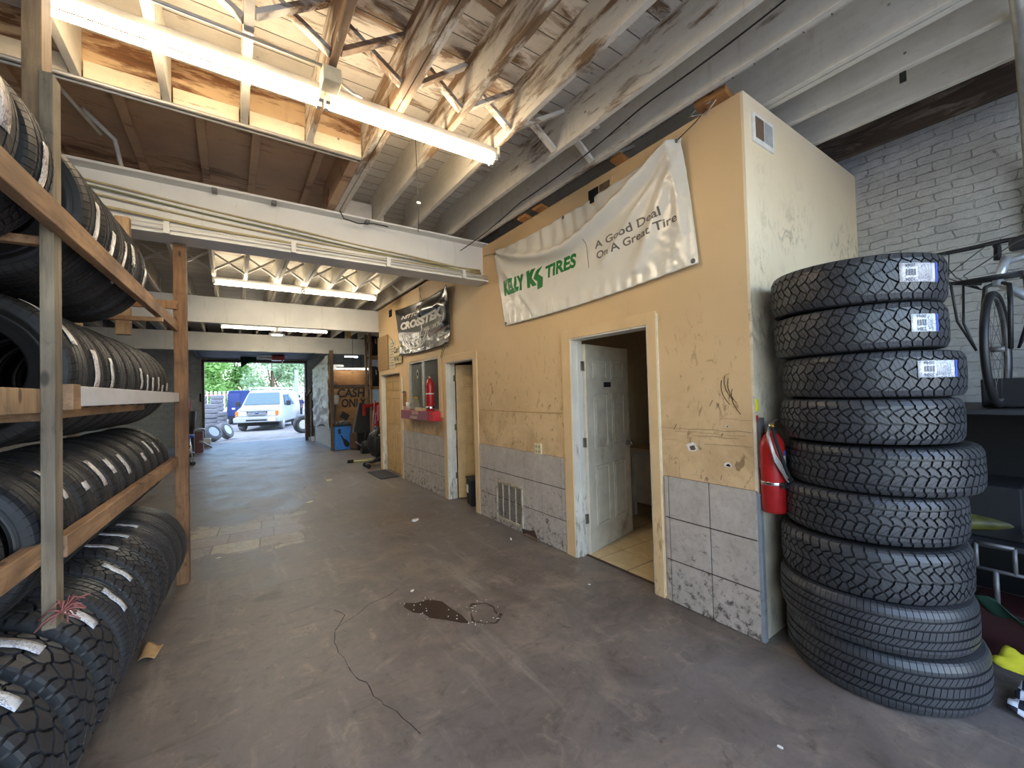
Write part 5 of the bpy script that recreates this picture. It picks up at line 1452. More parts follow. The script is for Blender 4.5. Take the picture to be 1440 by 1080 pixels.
bt('brake_lever', [(.09, -.20, .95), (.06, -.28, .93), (.07, -.34, .945)], .008, 'chrome', hb, st=True); bt('brake_lever', [(.09, .20, .94), (.06, .28, .92), (.07, .34, .935)], .008, 'chrome', hb, st=True)
turn(MB().obox((.06, -.10, .91), (.05, .09, .07))).build('light_box', M['bike_black'], hb, local=True, bevel=.01)
b = MB()
for k in range(4): b.tube([(.09, (-.22, .2, .1, -.1)[k], .95), (-.06 - .02 * k, (-.1, .2, .15, .0)[k], .90), (-.08, .10 + .03 * k, .76), (.02, .05, .68), (.10, .02, .72)], .003, 5)
turn(b).build('cables', M['wire'], bk, local=True)
rk = MB()
for y in (-.13, .13): rk.tube([(-.26, y, .70), (.10, y, .74), (.20, y * .6, .74)], .007, 6)
for k in range(5): rk.tube([(-.24 + .1 * k, -.13, .705 + .01 * k), (-.24 + .1 * k, .13, .705 + .01 * k)], .006, 6)
for y in (-.13, .13): rk.tube([(-.2, y, .70), (-.10, y, .50), (0, y * .6, .33)], .006, 6); rk.tube([(.08, y, .73), (.04, y, .5), (0, y * .6, .33)], .006, 6)
rk.tube([(.1, -.13, .72), (-.1, -.16, .58), (-.24, -.13, .70)], .005, 6)
turn(rk).build('front_carrier', M['bike_black'], bk, local=True)

# ------------------------------------------------------------------ things lying on the floor
def blob(b, c, r_, n, seed, z0, z1, sx=1, sy=1, rot=0, wob=.3):
    rr = random.Random(seed); pts = []
    for i in range(n):
        a = 2 * PI * i / n; k = r_ * (1 + wob * (mnoise.noise(Vector((math.cos(a) * 1.7 + seed, math.sin(a) * 1.7, seed)))) * 2)
        x, y = k * sx * math.cos(a), k * sy * math.sin(a); pts.append((c[0] + x * math.cos(rot) - y * math.sin(rot), c[1] + x * math.sin(rot) + y * math.cos(rot)))
    return b.prism(pts, lambda u, v, d: (u, v, d), z0, z1)
t = thing('oil_puddle', 'dark shallow oily puddle with white specks in the middle of the floor', 'puddle', (1.2, 2.75, 0))
b = MB(); pd = [(1.03, 3.00), (1.06, 3.05), (1.12, 3.0), (1.22, 2.99), (1.29, 2.90), (1.30, 2.78), (1.32, 2.64), (1.315, 2.52), (1.27, 2.56), (1.20, 2.66), (1.13, 2.74), (1.11, 2.83), (1.06, 2.88)]
b.prism(pd, lambda u, v, d: (u, v, d), .0005, .0025); b.build('liquid', plain('oily_water', srgb(52, 40, 33), .22, var=.3, scale=12), t)
b = MB(); 
ring = [(1.35, 2.53), (1.40, 2.66), (1.455, 2.73), (1.52, 2.69), (1.555, 2.58), (1.54, 2.46), (1.46, 2.43), (1.38, 2.44)]
rp_ = []
for p, q in zip(ring, ring[1:] + ring[:1]):
    for k in range(7):
        f = k / 7; x, y = p[0] + (q[0] - p[0]) * f, p[1] + (q[1] - p[1]) * f
        rp_.append((x + .03 * mnoise.noise(Vector((x * 14, y * 14, 2))), y + .03 * mnoise.noise(Vector((x * 14, y * 14, 7)))))
for i, (p, q) in enumerate(zip(rp_, rp_[1:] + rp_[:1])):
    wd_ = .022 * (mnoise.noise(Vector((p[0] * 9, p[1] * 9, 4))) + .45)
    if wd_ > .004: b.bar((*p, .0015), (*q, .0015), wd_, .002)
b.build('damp_rim', plain('damp_grime', srgb(66, 52, 42), .35, var=.4, scale=30), t)
b = MB()
for k in range(42):
    p = rnd.choice(pd) if k % 2 else rnd.choice(ring); x, y = p[0] + rnd.uniform(-.05, .05), p[1] + rnd.uniform(-.05, .05)
    b.obox((x, y, .004), (rnd.uniform(.003, .008), rnd.uniform(.003, .007), .003), (0, 0, rnd.random() * 3))
tag(b.build('white_specks', M['white_plastic'], t), kind='stuff')
def scrap(x, y, s, label, seed, mat='paper', h=.006):
    b = MB(); blob(b, (x, y), s, 7, seed, .001, h, 1, .55, seed * 1.3, .35)
    return tag(b.build('paper_scrap', M[mat]), label, 'litter', 'scraps of litter on the floor')
t = MB(); t.grid(lambda u, v: (-.49 + .085 * u + .03 * v, 3.36 + .13 * v - .03 * u, .004 + .02 * abs(math.sin(u * 3 + v)) + .03 * v * (1 - u)), 6, 6)
tag(t.build('torn_cardboard', M['cardboard'], solid=.002), 'torn tan cardboard scrap on the floor by the rack', 'litter')
scrap(1.17, 3.20, .022, 'small white scrap on the floor just beyond the oily puddle', 3, 'white_plastic')
scrap(1.86, 4.93, .045, 'crumpled white paper on the floor out from the second office door', 5, 'white_plastic', .02)
scrap(2.43, 3.66, .022, 'white scrap on the floor in front of the louvered grille', 8, 'white_plastic', .012)
scrap(2.35, 2.42, .010, 'tiny white crumb on the floor in front of the bathroom door', 9, 'white_plastic')
scrap(1.93, .86, .012, 'tiny pale scrap on the floor in front of the tall tire stack', 11, 'white_plastic')
scrap(1.5, 8.4, .10, 'pale paper flattened on the floor out from the far closed door', 13, 'paper', .004)
scrap(.95, 6.85, .06, 'dirty white smear of paper on the floor past the broken tile patch', 15, 'paper', .004)
tag(MB().box(2.60, 2.645, 3.42, 3.66, .001, .02).build('broken_trim', M['louver'], bevel=.004), 'strip of dark broken trim on the floor under the grille', 'debris')
scrap(-.12, 5.05, .02, 'small pale crumb on the floor near the rack end', 17, 'paper')

# ------------------------------------------------------------------ far end of the shop
def tarp():
    b = MB()
    def fn(u, v):
        y = 12.98 + 2.75 * u; top = 2.80 - .25 * u; bot = .58 + .10 * math.sin(u * 5) + .1 * u
        z = bot + (top - bot) * v
        k = mnoise.noise(Vector((u * 6, v * 9, 1))) + .7 * mnoise.noise(Vector((u * 16, v * 22, 5)))
        return (2.345 + .032 * k + .012 * math.sin(v * 34 + u * 8) * (1 - v), y, z)
    b.grid(fn, 50, 60); return b
t = NT('grubby_clear_sheet'); v = t.coord('World')
P_ = t.sep(v)
c_ = t.mix(t.range(t.noise(v, 5, 6, .7), .4, .6), srgb(238, 240, 242), srgb(176, 178, 180))
c_ = t.mix(t.math('MULTIPLY', t.range(P_[2], 2.0, 2.1), .6), c_, srgb(150, 150, 146))
M['tarp'] = t.fin(c_, .35)
tl = t.n('ShaderNodeBsdfTranslucent'); tl.inputs[0].default_value = (.6, .64, .62, 1)
mx = t.n('ShaderNodeMixShader'); mx.inputs[0].default_value = .45
t.l(t.b.outputs[0], mx.inputs[1]); t.l(tl.outputs[0], mx.inputs[2]); t.l(mx.outputs[0], t.out.inputs[0])
tag(tarp().build('plastic_sheet', M['tarp'], solid=.003), 'crumpled white plastic sheet hung on the partition beside the blue box', 'plastic sheet')
pt = thing('partition', 'pale low partition board under the plastic sheet by the opening', 'partition', (2.4, 14.3, 0))
MB().box(2.385, 2.43, 12.95, 15.6, .08, .66).build('board', plain('pale_grey_board', srgb(190, 190, 186), .7, dirt=srgb(120, 116, 108)), pt); MB().box(2.37, 2.45, 12.95, 15.6, 0, .08).build('kerb', M['steel_dark'], pt)
tag(MB().box(2.38, 2.48, 12.86, 12.95, 0, 2.93).build('timber_post', wood('dark_post_timber', srgb(84, 64, 48), srgb(120, 94, 70), 2), bevel=.006), 'dark square timber post at the near end of the plastic sheet', 'post')
pn = thing('leaning_panel', 'dark brown timber panel standing in the opening beside the plastic sheet', 'panel', (2.32, 16.9, 0))
DW = wood('dark_panel_timber', srgb(58, 42, 32), srgb(92, 68, 50), 2)
MB().box(2.24, 2.33, 16.8, 16.88, 0, 1.72).build('post', DW, pn, bevel=.005); MB().box(2.24, 2.40, 16.9, 16.95, .1, 1.75).build('board', DW, pn, bevel=.004); MB().box(2.40, 2.46, 16.5, 16.58, 0, 1.5).build('post', DW, pn, bevel=.005)
MB().bar((2.28, 16.84, 1.6), (2.42, 16.5, 1.85), .06, .06).build('rail', DW, pn)
tag(MB().box(2.36, 2.46, 16.2, 16.32, 0, .17).build('white_box', M['white_plastic'], bevel=.01), 'small white box on the floor at the foot of the dark panel', 'box')
# blue parts washer
bx = thing('parts_washer', 'blue steel parts washer box with a black S mark, below the CASH ONLY board', 'parts washer', (2.64, 13.0, 0))
MB().box(2.46, 2.90, 12.72, 13.2, .02, .70).build('body', M['blue_box'], bx, bevel=.012); MB().box(2.44, 2.92, 12.70, 13.22, .70, .77).build('lid', M['dark_grey'], bx, bevel=.01)
b = MB(); letter(b, 'S', .17, lambda u, v: (2.54 + u, 12.7165, .50 + v), bold=.012)
b.prism([(2.60, .46), (2.63, .46), (2.70, .34), (2.78, .30), (2.86, .18), (2.84, .10), (2.76, .09), (2.70, .16), (2.67, .30)], lambda u, v, d: (u, 12.7175 - d, v), 0, .002)
b.build('black_mark', M['black'], bx)
b = MB()
for k in range(12): b.obox((2.48 + .034 * k, 12.9 + rnd.uniform(-.12, .12), .80), (.07, .08, .06 + .05 * rnd.random()), (rnd.random(), rnd.random(), rnd.random()))
tag(b.build('metal_scraps', M['steel_dark']), 'pile of grey metal bits on the lid of the blue box', 'scrap', kind='stuff')
t = thing('monitor', 'small grey screen tilted back on top of the blue box', 'monitor', (2.78, 12.95, .83))
MB().obox((2.78, 12.95, .99), (.24, .04, .2), (R(-20), R(35), 0)).build('screen', M['dark_grey'], t, bevel=.01); MB().obox((2.76, 12.95, .87), (.05, .05, .12)).build('stand', M['steel_dark'], t)
t = thing('drill_press', 'grey drill press standing behind the blue box', 'machine', (2.60, 13.45, 0))
MB().lathe([(.03, 0), (.03, 1.6)], (2.62, 13.45, .0), seg=12).build('column', M['steel_dark'], t); MB().box(2.45, 2.72, 13.3, 13.5, 1.32, 1.62).build('head', M['conduit'], t, bevel=.03); MB().box(2.48, 2.76, 13.36, 13.54, 0, .05).build('base', M['steel_dark'], t); MB().tube([(2.52, 13.34, 1.32), (2.52, 13.34, 1.1)], .02).build('chuck', M['dark_grey'], t)
# CASH ONLY wall
cw = thing('plywood_partition', 'plywood partition painted CASH ONLY behind the blue box', 'partition', (3.2, 14.05, 0))
MB().box(2.55, 3.82, 14.02, 14.05, .02, 1.86).build('board', M['ply'], cw); MB().box(2.55, 3.82, 14.01, 14.05, 1.95, 2.42).build('board', wood('orange_plywood', srgb(156, 100, 50), srgb(196, 138, 76), 0, sc=.5), cw)
MB().box(2.55, 3.82, 13.99, 14.04, 1.86, 1.95).build('rail', DW, cw); MB().box(3.78, 3.86, 13.99, 14.07, 0, 2.42).build('post', DW, cw)
b = MB(); letter_fit(b, 'CASH', 2.80, 3.66, 1.55, .27, lambda u, v: (u, 14.016, v), bold=.03, shear=.1); letter_fit(b, 'ONLY', 2.92, 3.70, 1.23, .26, lambda u, v: (u, 14.016, v), bold=.03, shear=.05)
b.build('lettering', M['ink'], cw)
t = thing('fluorescent_light', 'bright cool strip light along the top of the CASH ONLY partition', 'light', (3.2, 13.6, 2.43))
MB().box(2.72, 3.68, 13.57, 13.63, 2.46, 2.50).build('housing', M['fixture'], t); MB().tube([(2.74, 13.6, 2.44), (3.66, 13.6, 2.44)], .019, 10).build('tube', M['tube_cool'], t); MB().tube([(3.2, 13.6, 2.5), (3.2, 13.6, 3.43)], .008).build('hanger', M['steel_dark'], t)
t = thing('fluorescent_light', 'short bright strip light high up behind the CASH ONLY partition', 'light', (3.5, 15.2, 2.95))
MB().box(3.3, 3.75, 15.17, 15.23, 2.99, 3.03).build('housing', M['fixture'], t); MB().tube([(3.31, 15.2, 2.97), (3.74, 15.2, 2.97)], .019, 10).build('tube', M['tube_cool'], t); MB().tube([(3.5, 15.2, 3.03), (3.5, 15.2, 3.43)], .008).build('hanger', M['steel_dark'], t)
tag(MB().box(2.58, 3.0, 13.95, 14.12, 2.425, 2.60).build('appliance_box', M['white_plastic'], bevel=.01), 'white appliance box on top of the plywood beside the timber post', 'box')
# right-hand tire shelf
ts_ = thing('tire_shelf', 'timber tire shelf against the right wall behind the office end', 'rack', (3.8, 12.6, 0))
for z in (1.76, 2.66): MB().box(3.34, 4.4, 12.1, 12.2, z, z + .08).build('rail', M['rack_wood'], ts_); MB().box(3.34, 4.4, 12.55, 12.65, z, z + .08).build('rail', M['rack_wood'], ts_)
for x in (3.31, 4.36):
    for y in (12.1, 12.56): MB().box(x, x + .06, y, y + .08, 0, 3.4).build('post', M['rack_post'], ts_)
cmap = {}
for lv, z in (('lower', 1.84), ('upper', 2.74)):
    for k in range(4):
        o = make_tire('rackB1', .314, .195, .175, 'car', 'black tire on the %s board of the far right tire shelf, %s from the aisle' % (lv, ORD[k]), (3.49 + .21 * k, 12.38, z + .29), (R(0), R(90), 0), 'tires on the far right shelf')
        tread_label(o, .314, R(232 + 8 * (k % 2)), R(262), -.02, .02, M['sticker'], .003)
# clutter beside the office end
t = thing('engine_hoist', 'red engine hoist by the end of the office, arm pointing at the CASH ONLY board', 'hoist', (3.35, 11.9, 0))
MB().box(3.40, 3.48, 11.86, 11.94, .1, 1.38).build('mast', M['red'], t, bevel=.006); MB().bar((3.44, 11.9, 1.32), (3.06, 11.86, 1.28), .07, .09).build('arm', M['red'], t, bevel=.006); MB().box(3.03, 3.10, 11.83, 11.9, 1.02, 1.33).build('arm_end', M['red'], t, bevel=.006)
for y in (11.75, 12.05): MB().bar((3.44, y, .07), (3.0, y - .0, .05), .06, .06).build('leg', M['red'], t)
t = thing('step_ladder', 'red step ladder beside the office end with a pink rag on it', 'ladder', (3.15, 10.95, 0))
for s_ in (0, .30): MB().bar((3.02 + s_, 11.0, 0), (3.14 + s_, 11.05, 1.45), .03, .05).build('rail', M['red'], t)
for i in range(5): MB().box(3.05 + .02 * i, 3.32 + .02 * i, 11.0, 11.08, .25 + .27 * i, .28 + .27 * i).build('step', M['conduit'] if i == 3 else M['red'], t)
MB().bar((3.32, 11.5, 0), (3.42, 11.06, 1.45), .03, .04).build('rail', M['red'], t)
b = MB(); b.grid(lambda u, v: (3.16 + .16 * u + .01 * math.sin(v * 9), 10.97 - .015 * math.sin(u * 9 + v * 4), .88 + .42 * v + .03 * math.sin(u * 6)), 10, 12)
tag(b.build('pink_rag', M['pink'], solid=.004), 'pink rag hanging on the red step ladder', 'cloth')
t = thing('tilted_screen', 'large black flat screen leaning behind the red ladder', 'screen', (3.1, 12.3, .5))
MB().obox((3.16, 12.3, .92), (.45, .05, .85), (R(-6), R(14), 0)).build('screen', M['dark_grey'], t, bevel=.01); MB().obox((2.94, 12.27, .96), (.04, .07, .87), (R(-6), R(14), 0)).build('edge', M['steel_dark'], t, bevel=.008)
MB().box(3.0, 3.5, 12.35, 12.5, 0, .55).build('base', M['black'], t)
make_tire('stack2', .40, .255, .205, 'ko', 'tire standing upright against the office end by the floor jack', (3.12, 10.5, .402), (R(90), 0, R(35)), None)
t = thing('black_canister', 'tall black canister in front of the upright tire at the office end', 'canister', (2.86, 9.75, 0))
MB().lathe([(0, 0), (.1, 0), (.1, .55), (.06, .6), (0, .6)], (2.86, 9.75, 0), seg=20).build('body', M['black'], t); MB().lathe([(.03, .6), (.03, .66), (0, .66)], (2.86, 9.75, 0), seg=12).build('cap', M['steel_dark'], t)
t = thing('floor_jack', 'silver and black floor jack at the end corner of the office', 'jack', (2.62, 9.3, 0))
for y in (9.12, 9.34): MB().bar((2.42, y, .07), (2.95, y + .12, .10), .03, .06).build('side_plate', M['chrome'], t, bevel=.004)
for (x, y) in ((2.42, 9.10), (2.42, 9.36), (2.93, 9.22), (2.93, 9.48)): MB().lathe([(0, -.02), (.05, -.02), (.05, .02), (0, .02)], (x, y, .052), 'Y', 14).build('caster', M['black'], t)
MB().bar((2.5, 9.24, .10), (2.86, 9.36, .2), .10, .05).build('lift_arm', M['black'], t, bevel=.006); MB().lathe([(.05, 0), (.06, .03), (0, .03)], (2.52, 9.25, .12), seg=14).build('saddle', M['steel_dark'], t)
t = thing('jack_handle', 'yellow-white bar lying on the floor past the floor jack', 'bar', (2.5, 10.15, .0))
MB().tube([(2.36, 10.2, .03), (2.85, 10.1, .03)], .022, 10).build('bar', plain('cream_bar', srgb(206, 200, 130), .4), t); MB().tube([(2.24, 10.225, .035), (2.37, 10.2, .035)], .035, 10).build('grip', M['black'], t)
t = thing('grinder', 'dark tangled hand machine on the floor between the blue box and the ladder', 'machine', (3.0, 11.6, 0))
MB().tube([(2.72, 11.4, .35), (2.92, 11.55, .2), (3.05, 11.6, .2)], .015).build('handle', M['chrome'], t); MB().sphere((3.05, 11.6, .2), .16, 1, 1, 1.1).build('motor', M['dark_grey'], t); MB().box(2.9, 3.2, 11.5, 11.72, .0, .1).build('base', M['black'], t, bevel=.02); MB().tube([(3.0, 11.6, .3), (3.06, 11.62, .6)], .05).build('neck', M['black'], t)
b = MB(); blob(b, (3.08, 12.75), .25, 14, 4, .0, .5); tag(b.build('sack', plain('brown_sack', srgb(86, 66, 50), .85), bevel=.06), 'brown sack on the floor right of the blue box', 'sack')
# overhead door hardware by the opening
od = thing('overhead_door', 'dark ribbed overhead door rolled up under the ceiling at the far opening', 'overhead door', (.8, 16.8, 3.08))
for i in range(6): MB().box(-.86, 2.46, 15.1 + .52 * i, 15.55 + .52 * i, 3.08, 3.12).build('door_section', M['dark_grey'], od, bevel=.004)
for x in (-.92, 2.5): MB().box(x - .02, x + .02, 15.0, 18.25, 3.03, 3.08).build('track', M['dark_grey'], od)
MB().box(-.9, 2.5, 18.0, 18.2, 3.15, 3.3).build('shaft_cover', M['black'], od)
t = thing('door_opener', 'red and grey door opener hanging at the middle of the far opening', 'motor', (1.37, 16.6, 2.9))
MB().box(1.18, 1.57, 16.4, 16.8, 2.90, 3.06).build('motor_box', M['red'], t, bevel=.01); MB().box(.75, 1.2, 16.55, 16.65, 2.94, 3.03).build('rail', M['conduit'], t); MB().tube([(1.5, 16.5, 2.9), (1.5, 16.5, 2.78)], .02).build('bracket', M['white_plastic'], t)
b = MB(); b.prism([(.28, 3.08), (.76, 3.08), (.76, 2.95), (.62, 2.92), (.42, 2.80), (.30, 2.70)], lambda u, v, d: (u, 17.5 + .03 * math.sin(u * 20) + d, v), 0, .01)
tag(b.build('green_flag', M['green_cloth']), 'dark green rag hanging from the overhead door at the far opening', 'cloth')
# left-hand clutter past the rack
t = thing('shop_stool', 'blue-seated shop stool with chrome legs past the end of the rack', 'stool', (-.98, 13.5, 0))
MB().lathe([(0, 0), (.17, 0), (.185, .03), (.17, .07), (0, .075)], (-.98, 13.5, .62), seg=24).build('seat', M['blue_seat'], t)
for k in range(4):
    a = R(45 + 90 * k); MB().tube([(-.98 + .1 * math.cos(a), 13.5 + .1 * math.sin(a), .62), (-.98 + .2 * math.cos(a), 13.5 + .2 * math.sin(a), .02)], .013).build('leg', M['chrome'], t)
MB().lathe([(.165, 0), (.178, .01), (.165, .02)], (-.98, 13.5, .22), seg=24, closed=True).build('foot_ring', M['chrome'], t)
t = thing('hydraulic_jack', 'low black and chrome jack on the floor in front of the blue stool', 'jack', (-.9, 12.6, 0))
MB().box(-1.15, -.82, 12.45, 12.75, .02, .16).build('body', M['black'], t, bevel=.02); MB().bar((-1.1, 12.4, .16), (-.8, 12.5, .12), .04, .03).build('arm', M['chrome'], t)
for x in (-.78, -1.12): MB().lathe([(0, -.03), (.05, -.03), (.05, .03), (0, .03)], (x, 12.6, .052), 'Y', 14).build('wheel', M['dark_grey'], t)
MB().tube([(-.9, 12.7, .16), (-.84, 12.85, .45), (-.95, 12.9, .62)], .014).build('handle', M['chrome'], t)
t = thing('tool_bin', 'dark bin full of tools on a stand behind the blue stool', 'bin', (-1.05, 14.7, 0))
MB().lathe([(0, .75), (.19, .75), (.23, 1.27), (.21, 1.27), (.17, .78), (0, .78)], (-1.05, 14.7, 0), seg=20).build('bin', M['dark_grey'], t); MB().box(-1.22, -.88, 14.55, 14.85, 0, .75).build('stand', M['black'], t, bevel=.01)
for k in range(7): MB().bar((-1.05 + rnd.uniform(-.1, .1), 14.7 + rnd.uniform(-.1, .1), 1.1), (-1.05 + rnd.uniform(-.16, .16), 14.7 + rnd.uniform(-.1, .1), 1.45 + rnd.uniform(0, .35)), .03, .03).build('tool', M['red' if k % 3 == 0 else 'black'], t)
t = thing('tire_machine', 'dark red and grey tire machine against the left side of the far opening', 'machine', (-.88, 15.8, 0))
MB().box(-1.05, -.72, 15.6, 16.0, 0, .62).build('cabinet', plain('dark_red_enamel', srgb(88, 34, 30), .45), t, bevel=.01); MB().lathe([(0, 0), (.2, 0), (.2, .05), (0, .06)], (-.88, 15.8, .66), seg=20).build('turntable', M['conduit'], t); MB().bar((-.8, 15.6, .35), (-.5, 15.4, .15), .04, .05).build('arm', M['conduit'], t); MB().tube([(-1.0, 15.95, .6), (-1.0, 15.95, 1.0)], .04).build('column', M['dark_grey'], t)
t = thing('scrap_bracket', 'small grey machine part on the floor at the left jamb of the opening', 'part', (-.68, 17.2, 0))
MB().box(-.82, -.58, 17.1, 17.3, .1, .3).build('block', M['conduit'], t, bevel=.02); MB().box(-.78, -.62, 17.15, 17.25, 0, .1).build('foot', M['steel_dark'], t)
MB().box(-.93, -.88, 18.22, 18.30, 1.52, 1.82).build('door_latch', M['black'], bpy.data.objects['wall_front'], bevel=.01)
# ------------------------------------------------------------------ yard outside the far opening
M['van_white'] = plain('van_white_paint', srgb(164, 170, 170), .25, var=.02)
M['van_glass'] = plain('tinted_glass', (.10, .15, .16), .08)
M['amber'] = plain('amber_lens', srgb(232, 120, 40), .25)
M['lamp_lens'] = plain('headlamp_lens', (.75, .78, .8), .12)
M['van_grey'] = plain('grey_bumper', srgb(176, 180, 184), .35, .2)
M['blue_paint'] = plain('blue_van_paint', srgb(42, 58, 112), .4, var=.04)
def loft(b, secs, mi=0, smooth=True):
    n = len(secs[0]); vs = [p for s in secs for p in s]; fs = []
    for i in range(len(secs) - 1):
        for k in range(n):
            k2 = (k + 1) % n; fs.append((i * n + k, i * n + k2, (i + 1) * n + k2, (i + 1) * n + k))
    fs.append(list(range(n))); fs.append([(len(secs) - 1) * n + k for k in range(n)][::-1])
    return b.add(vs, fs, mi, smooth)
def rect_sec(y, w0, w1, z0, zm, z1, c=.06):
    """body section: lower half width w0 up to zm, narrowing to w1 at z1"""
    r_ = [(w0 - c, z0), (w0, z0 + c), (w0, zm), (w1, z1 - c), (w1 - c * 1.6, z1)]
    return [(x, y, z) for x, z in r_] + [(-x, y, z) for x, z in reversed(r_)]
def auto_wheel(par, x, y, r_, wd):
    t = MB().lathe([(r_ * .62, -wd / 2), (r_ * .95, -wd / 2), (r_, -wd / 2 + .03), (r_, wd / 2 - .03), (r_ * .95, wd / 2), (r_ * .62, wd / 2)], (x, y, r_), 'X', 28).build('wheel', M['rubber_old'], par, local=True)
    MB().lathe([(0, -wd / 2 - .01), (r_ * .3, -wd / 2 - .02), (r_ * .6, -wd / 2 + .02), (r_ * .62, wd / 2 - .02), (r_ * .3, wd / 2 + .02), (0, wd / 2 + .01)], (x, y, r_), 'X', 20).build('hubcap', M['van_grey'], t, local=True)
def van(name, label, loc, rz, paint, group=None, detail=True):
    t = thing(name, label, 'van', loc, (0, 0, rz))
    b = MB()
    loft(b, [rect_sec(.06, .86, .84, .48, .70, 1.0), rect_sec(.14, .96, .88, .42, .80, 1.08), rect_sec(.75, .99, .92, .36, .95, 1.20), rect_sec(.95, 1.0, .93, .36, 1.0, 1.26),
             rect_sec(1.6, 1.0, .76, .36, 1.16, 1.97), rect_sec(1.85, 1.0, .76, .36, 1.16, 2.04), rect_sec(5.2, 1.0, .78, .36, 1.12, 2.04), rect_sec(5.38, .97, .80, .42, 1.12, 1.98)])
    b.build('body', paint, t, local=True, bevel=.012)
    # glass
    g = MB(); g.add([(-.82, .94, 1.285), (.82, .94, 1.285), (.70, 1.47, 1.89), (-.70, 1.47, 1.89)], [(0, 1, 2, 3)]); g.build('windshield', M['van_glass'], t, local=True, solid=.02)
    for s in (-1, 1):
        g = MB(); g.add([(s * .995, 1.30, 1.24), (s * .995, 2.15, 1.24), (s * .845, 2.15, 1.80), (s * .85, 1.66, 1.80)], [(0, 1, 2, 3)]); g.build('side_window', M['van_glass'], t, local=True, solid=.02)
        g = MB(); g.add([(s * .995, 2.4, 1.24), (s * .995, 3.6, 1.24), (s * .85, 3.6, 1.80), (s * .85, 2.4, 1.80)], [(0, 1, 2, 3)]); g.build('side_window', M['van_glass'], t, local=True, solid=.02)
        m_ = MB().obox((s * 1.16, 1.25, 1.33), (.20, .10, .26)); m_.bar((s * .98, 1.28, 1.27), (s * 1.1, 1.25, 1.30), .05, .05); m_.build('mirror', M['dark_grey'], t, local=True, bevel=.02)
        for y in (.95, 4.25): auto_wheel(t, s * .86, y, .37, .25)
        h = MB().box(s * .62 - .17, s * .62 + .17, .045, .12, .76, .95).build('headlamp', M['lamp_lens'], t, local=True, bevel=.01)
        MB().box(s * .86 - .07, s * .86 + .07, .05, .16, .74, .98).build('turn_signal', M['amber'], t, local=True, bevel=.01)
    b = MB(); b.prism([(-.46, .96), (.46, .96), (.36, .74), (-.36, .74)], lambda u, v, d: (u, .05 - d, v), 0, .02, 0)
    for k in range(4): b.box(-.40, .40, .015, .035, .765 + .05 * k, .785 + .05 * k, 1)
    b.box(-.44, .44, .02, .04, .84, .855, 1)
    b.build('grille', [M['dark_grey'], M['van_grey']], t, local=True)
    b = MB(); b.lathe([(0, 0), (.09, 0), (.09, .01), (0, .01)], (0, 0, 0), 'Y', 24); 
    o = b.build('emblem', M['blue_paint'], t, local=True); o.location = (0, .012, .87); o.scale = (1, 1, .45)
    MB().box(-.98, .98, -.08, .12, .44, .68).build('bumper', M['van_grey'], t, local=True, bevel=.03)
    MB().box(-.45, .45, -.085, -.075, .50, .57).build('bumper_slot', M['black'], t, local=True)
    MB().box(.50, .82, -.095, -.08, .47, .63).build('license_plate', M['white_paint'], t, local=True)
    MB().box(-.9, .9, .3, 5.0, .24, .40).build('underbody', M['black'], t, local=True)
    if detail:
        b = MB()
        for k in range(14): b.box(-.50 + k * .072, -.50 + k * .072 + .045, .10, .112, 1.045, 1.085)
        b.build('hood_letters', M['van_grey'], t, local=True)
        b = MB()
        for y in (1.8, 3.2, 4.7):
            b.bar((-.82, y, 2.16), (.82, y, 2.16), .05, .04)
            for s in (-1, 1): b.bar((s * .76, y, 2.0), (s * .76, y, 2.2), .04, .04)
        b.build('roof_rack', M['white_paint'], t, local=True)
    return t
van('white_van', 'white cargo van with roof rack parked outside the far opening, facing in', (1.02, 23.75, 0), R(-17), M['van_white'])
bv = thing('blue_van', 'dark blue van parked behind the white van', 'van', (.85, 31.4, 0))
b = MB(); loft(b, [rect_sec(31.4, 1.0, .92, .4, 1.3, 2.10), rect_sec(31.5, 1.04, .95, .35, 1.3, 2.15), rect_sec(36, 1.04, .95, .35, 1.3, 2.15), rect_sec(37, 1.0, .9, .4, 1.1, 1.3)])
b.v = [(x + .80, y, z) for x, y, z in b.v]; b.build('body', M['blue_paint'], bv, bevel=.02)
MB().box(-.2, .44, 31.36, 31.41, .55, 1.95).build('rear_door', M['blue_paint'], bv, bevel=.01); MB().box(.02, .18, 31.32, 31.37, .95, 1.05).build('door_handle', M['white_paint'], bv); MB().box(-.2, 1.8, 31.25, 31.42, .38, .52).build('bumper', M['dark_grey'], bv)
for x in (-.05, 1.65):
    for y in (32.4, 35.6): MB().lathe([(0, -.12), (.33, -.12), (.33, .12), (0, .12)], (x, y, .33), 'X', 24).build('wheel', M['rubber_old'], bv)
cr = thing('white_car', 'pale car parked beyond the white van beside the person', 'car', (4.0, 34.2, 0))
def car_body(cx, cy, paint, par):
    b = MB(); loft(b, [rect_sec(0, .78, .7, .35, .55, .72), rect_sec(.2, .88, .82, .28, .6, .85), rect_sec(1.2, .9, .84, .25, .7, .95), rect_sec(1.9, .9, .66, .25, .9, 1.38), rect_sec(3.1, .9, .66, .25, .9, 1.42), rect_sec(3.9, .9, .80, .25, .8, 1.0), rect_sec(4.4, .82, .74, .32, .6, .9)])
    b.v = [(x + cx, y + cy, z) for x, y, z in b.v]; b.build('body', paint, par, bevel=.02)
    for s in (-1, 1):
        MB().box(cx + s * .79 - .02, cx + s * .79 + .02, cy + 1.95, cy + 3.1, .98, 1.28).build('side_window', M['van_glass'], par)
        for y in (.85, 3.55): MB().lathe([(0, -.1), (.31, -.1), (.31, .1), (0, .1)], (cx + s * .8, cy + y, .31), 'X', 24).build('wheel', M['rubber_old'], par)
    MB().obox((cx, cy + 1.5, 1.18), (1.25, .75, .02), (R(32), 0, 0)).build('windshield', M['van_glass'], par)
car_body(4.0, 34.2, M['van_white'], cr)
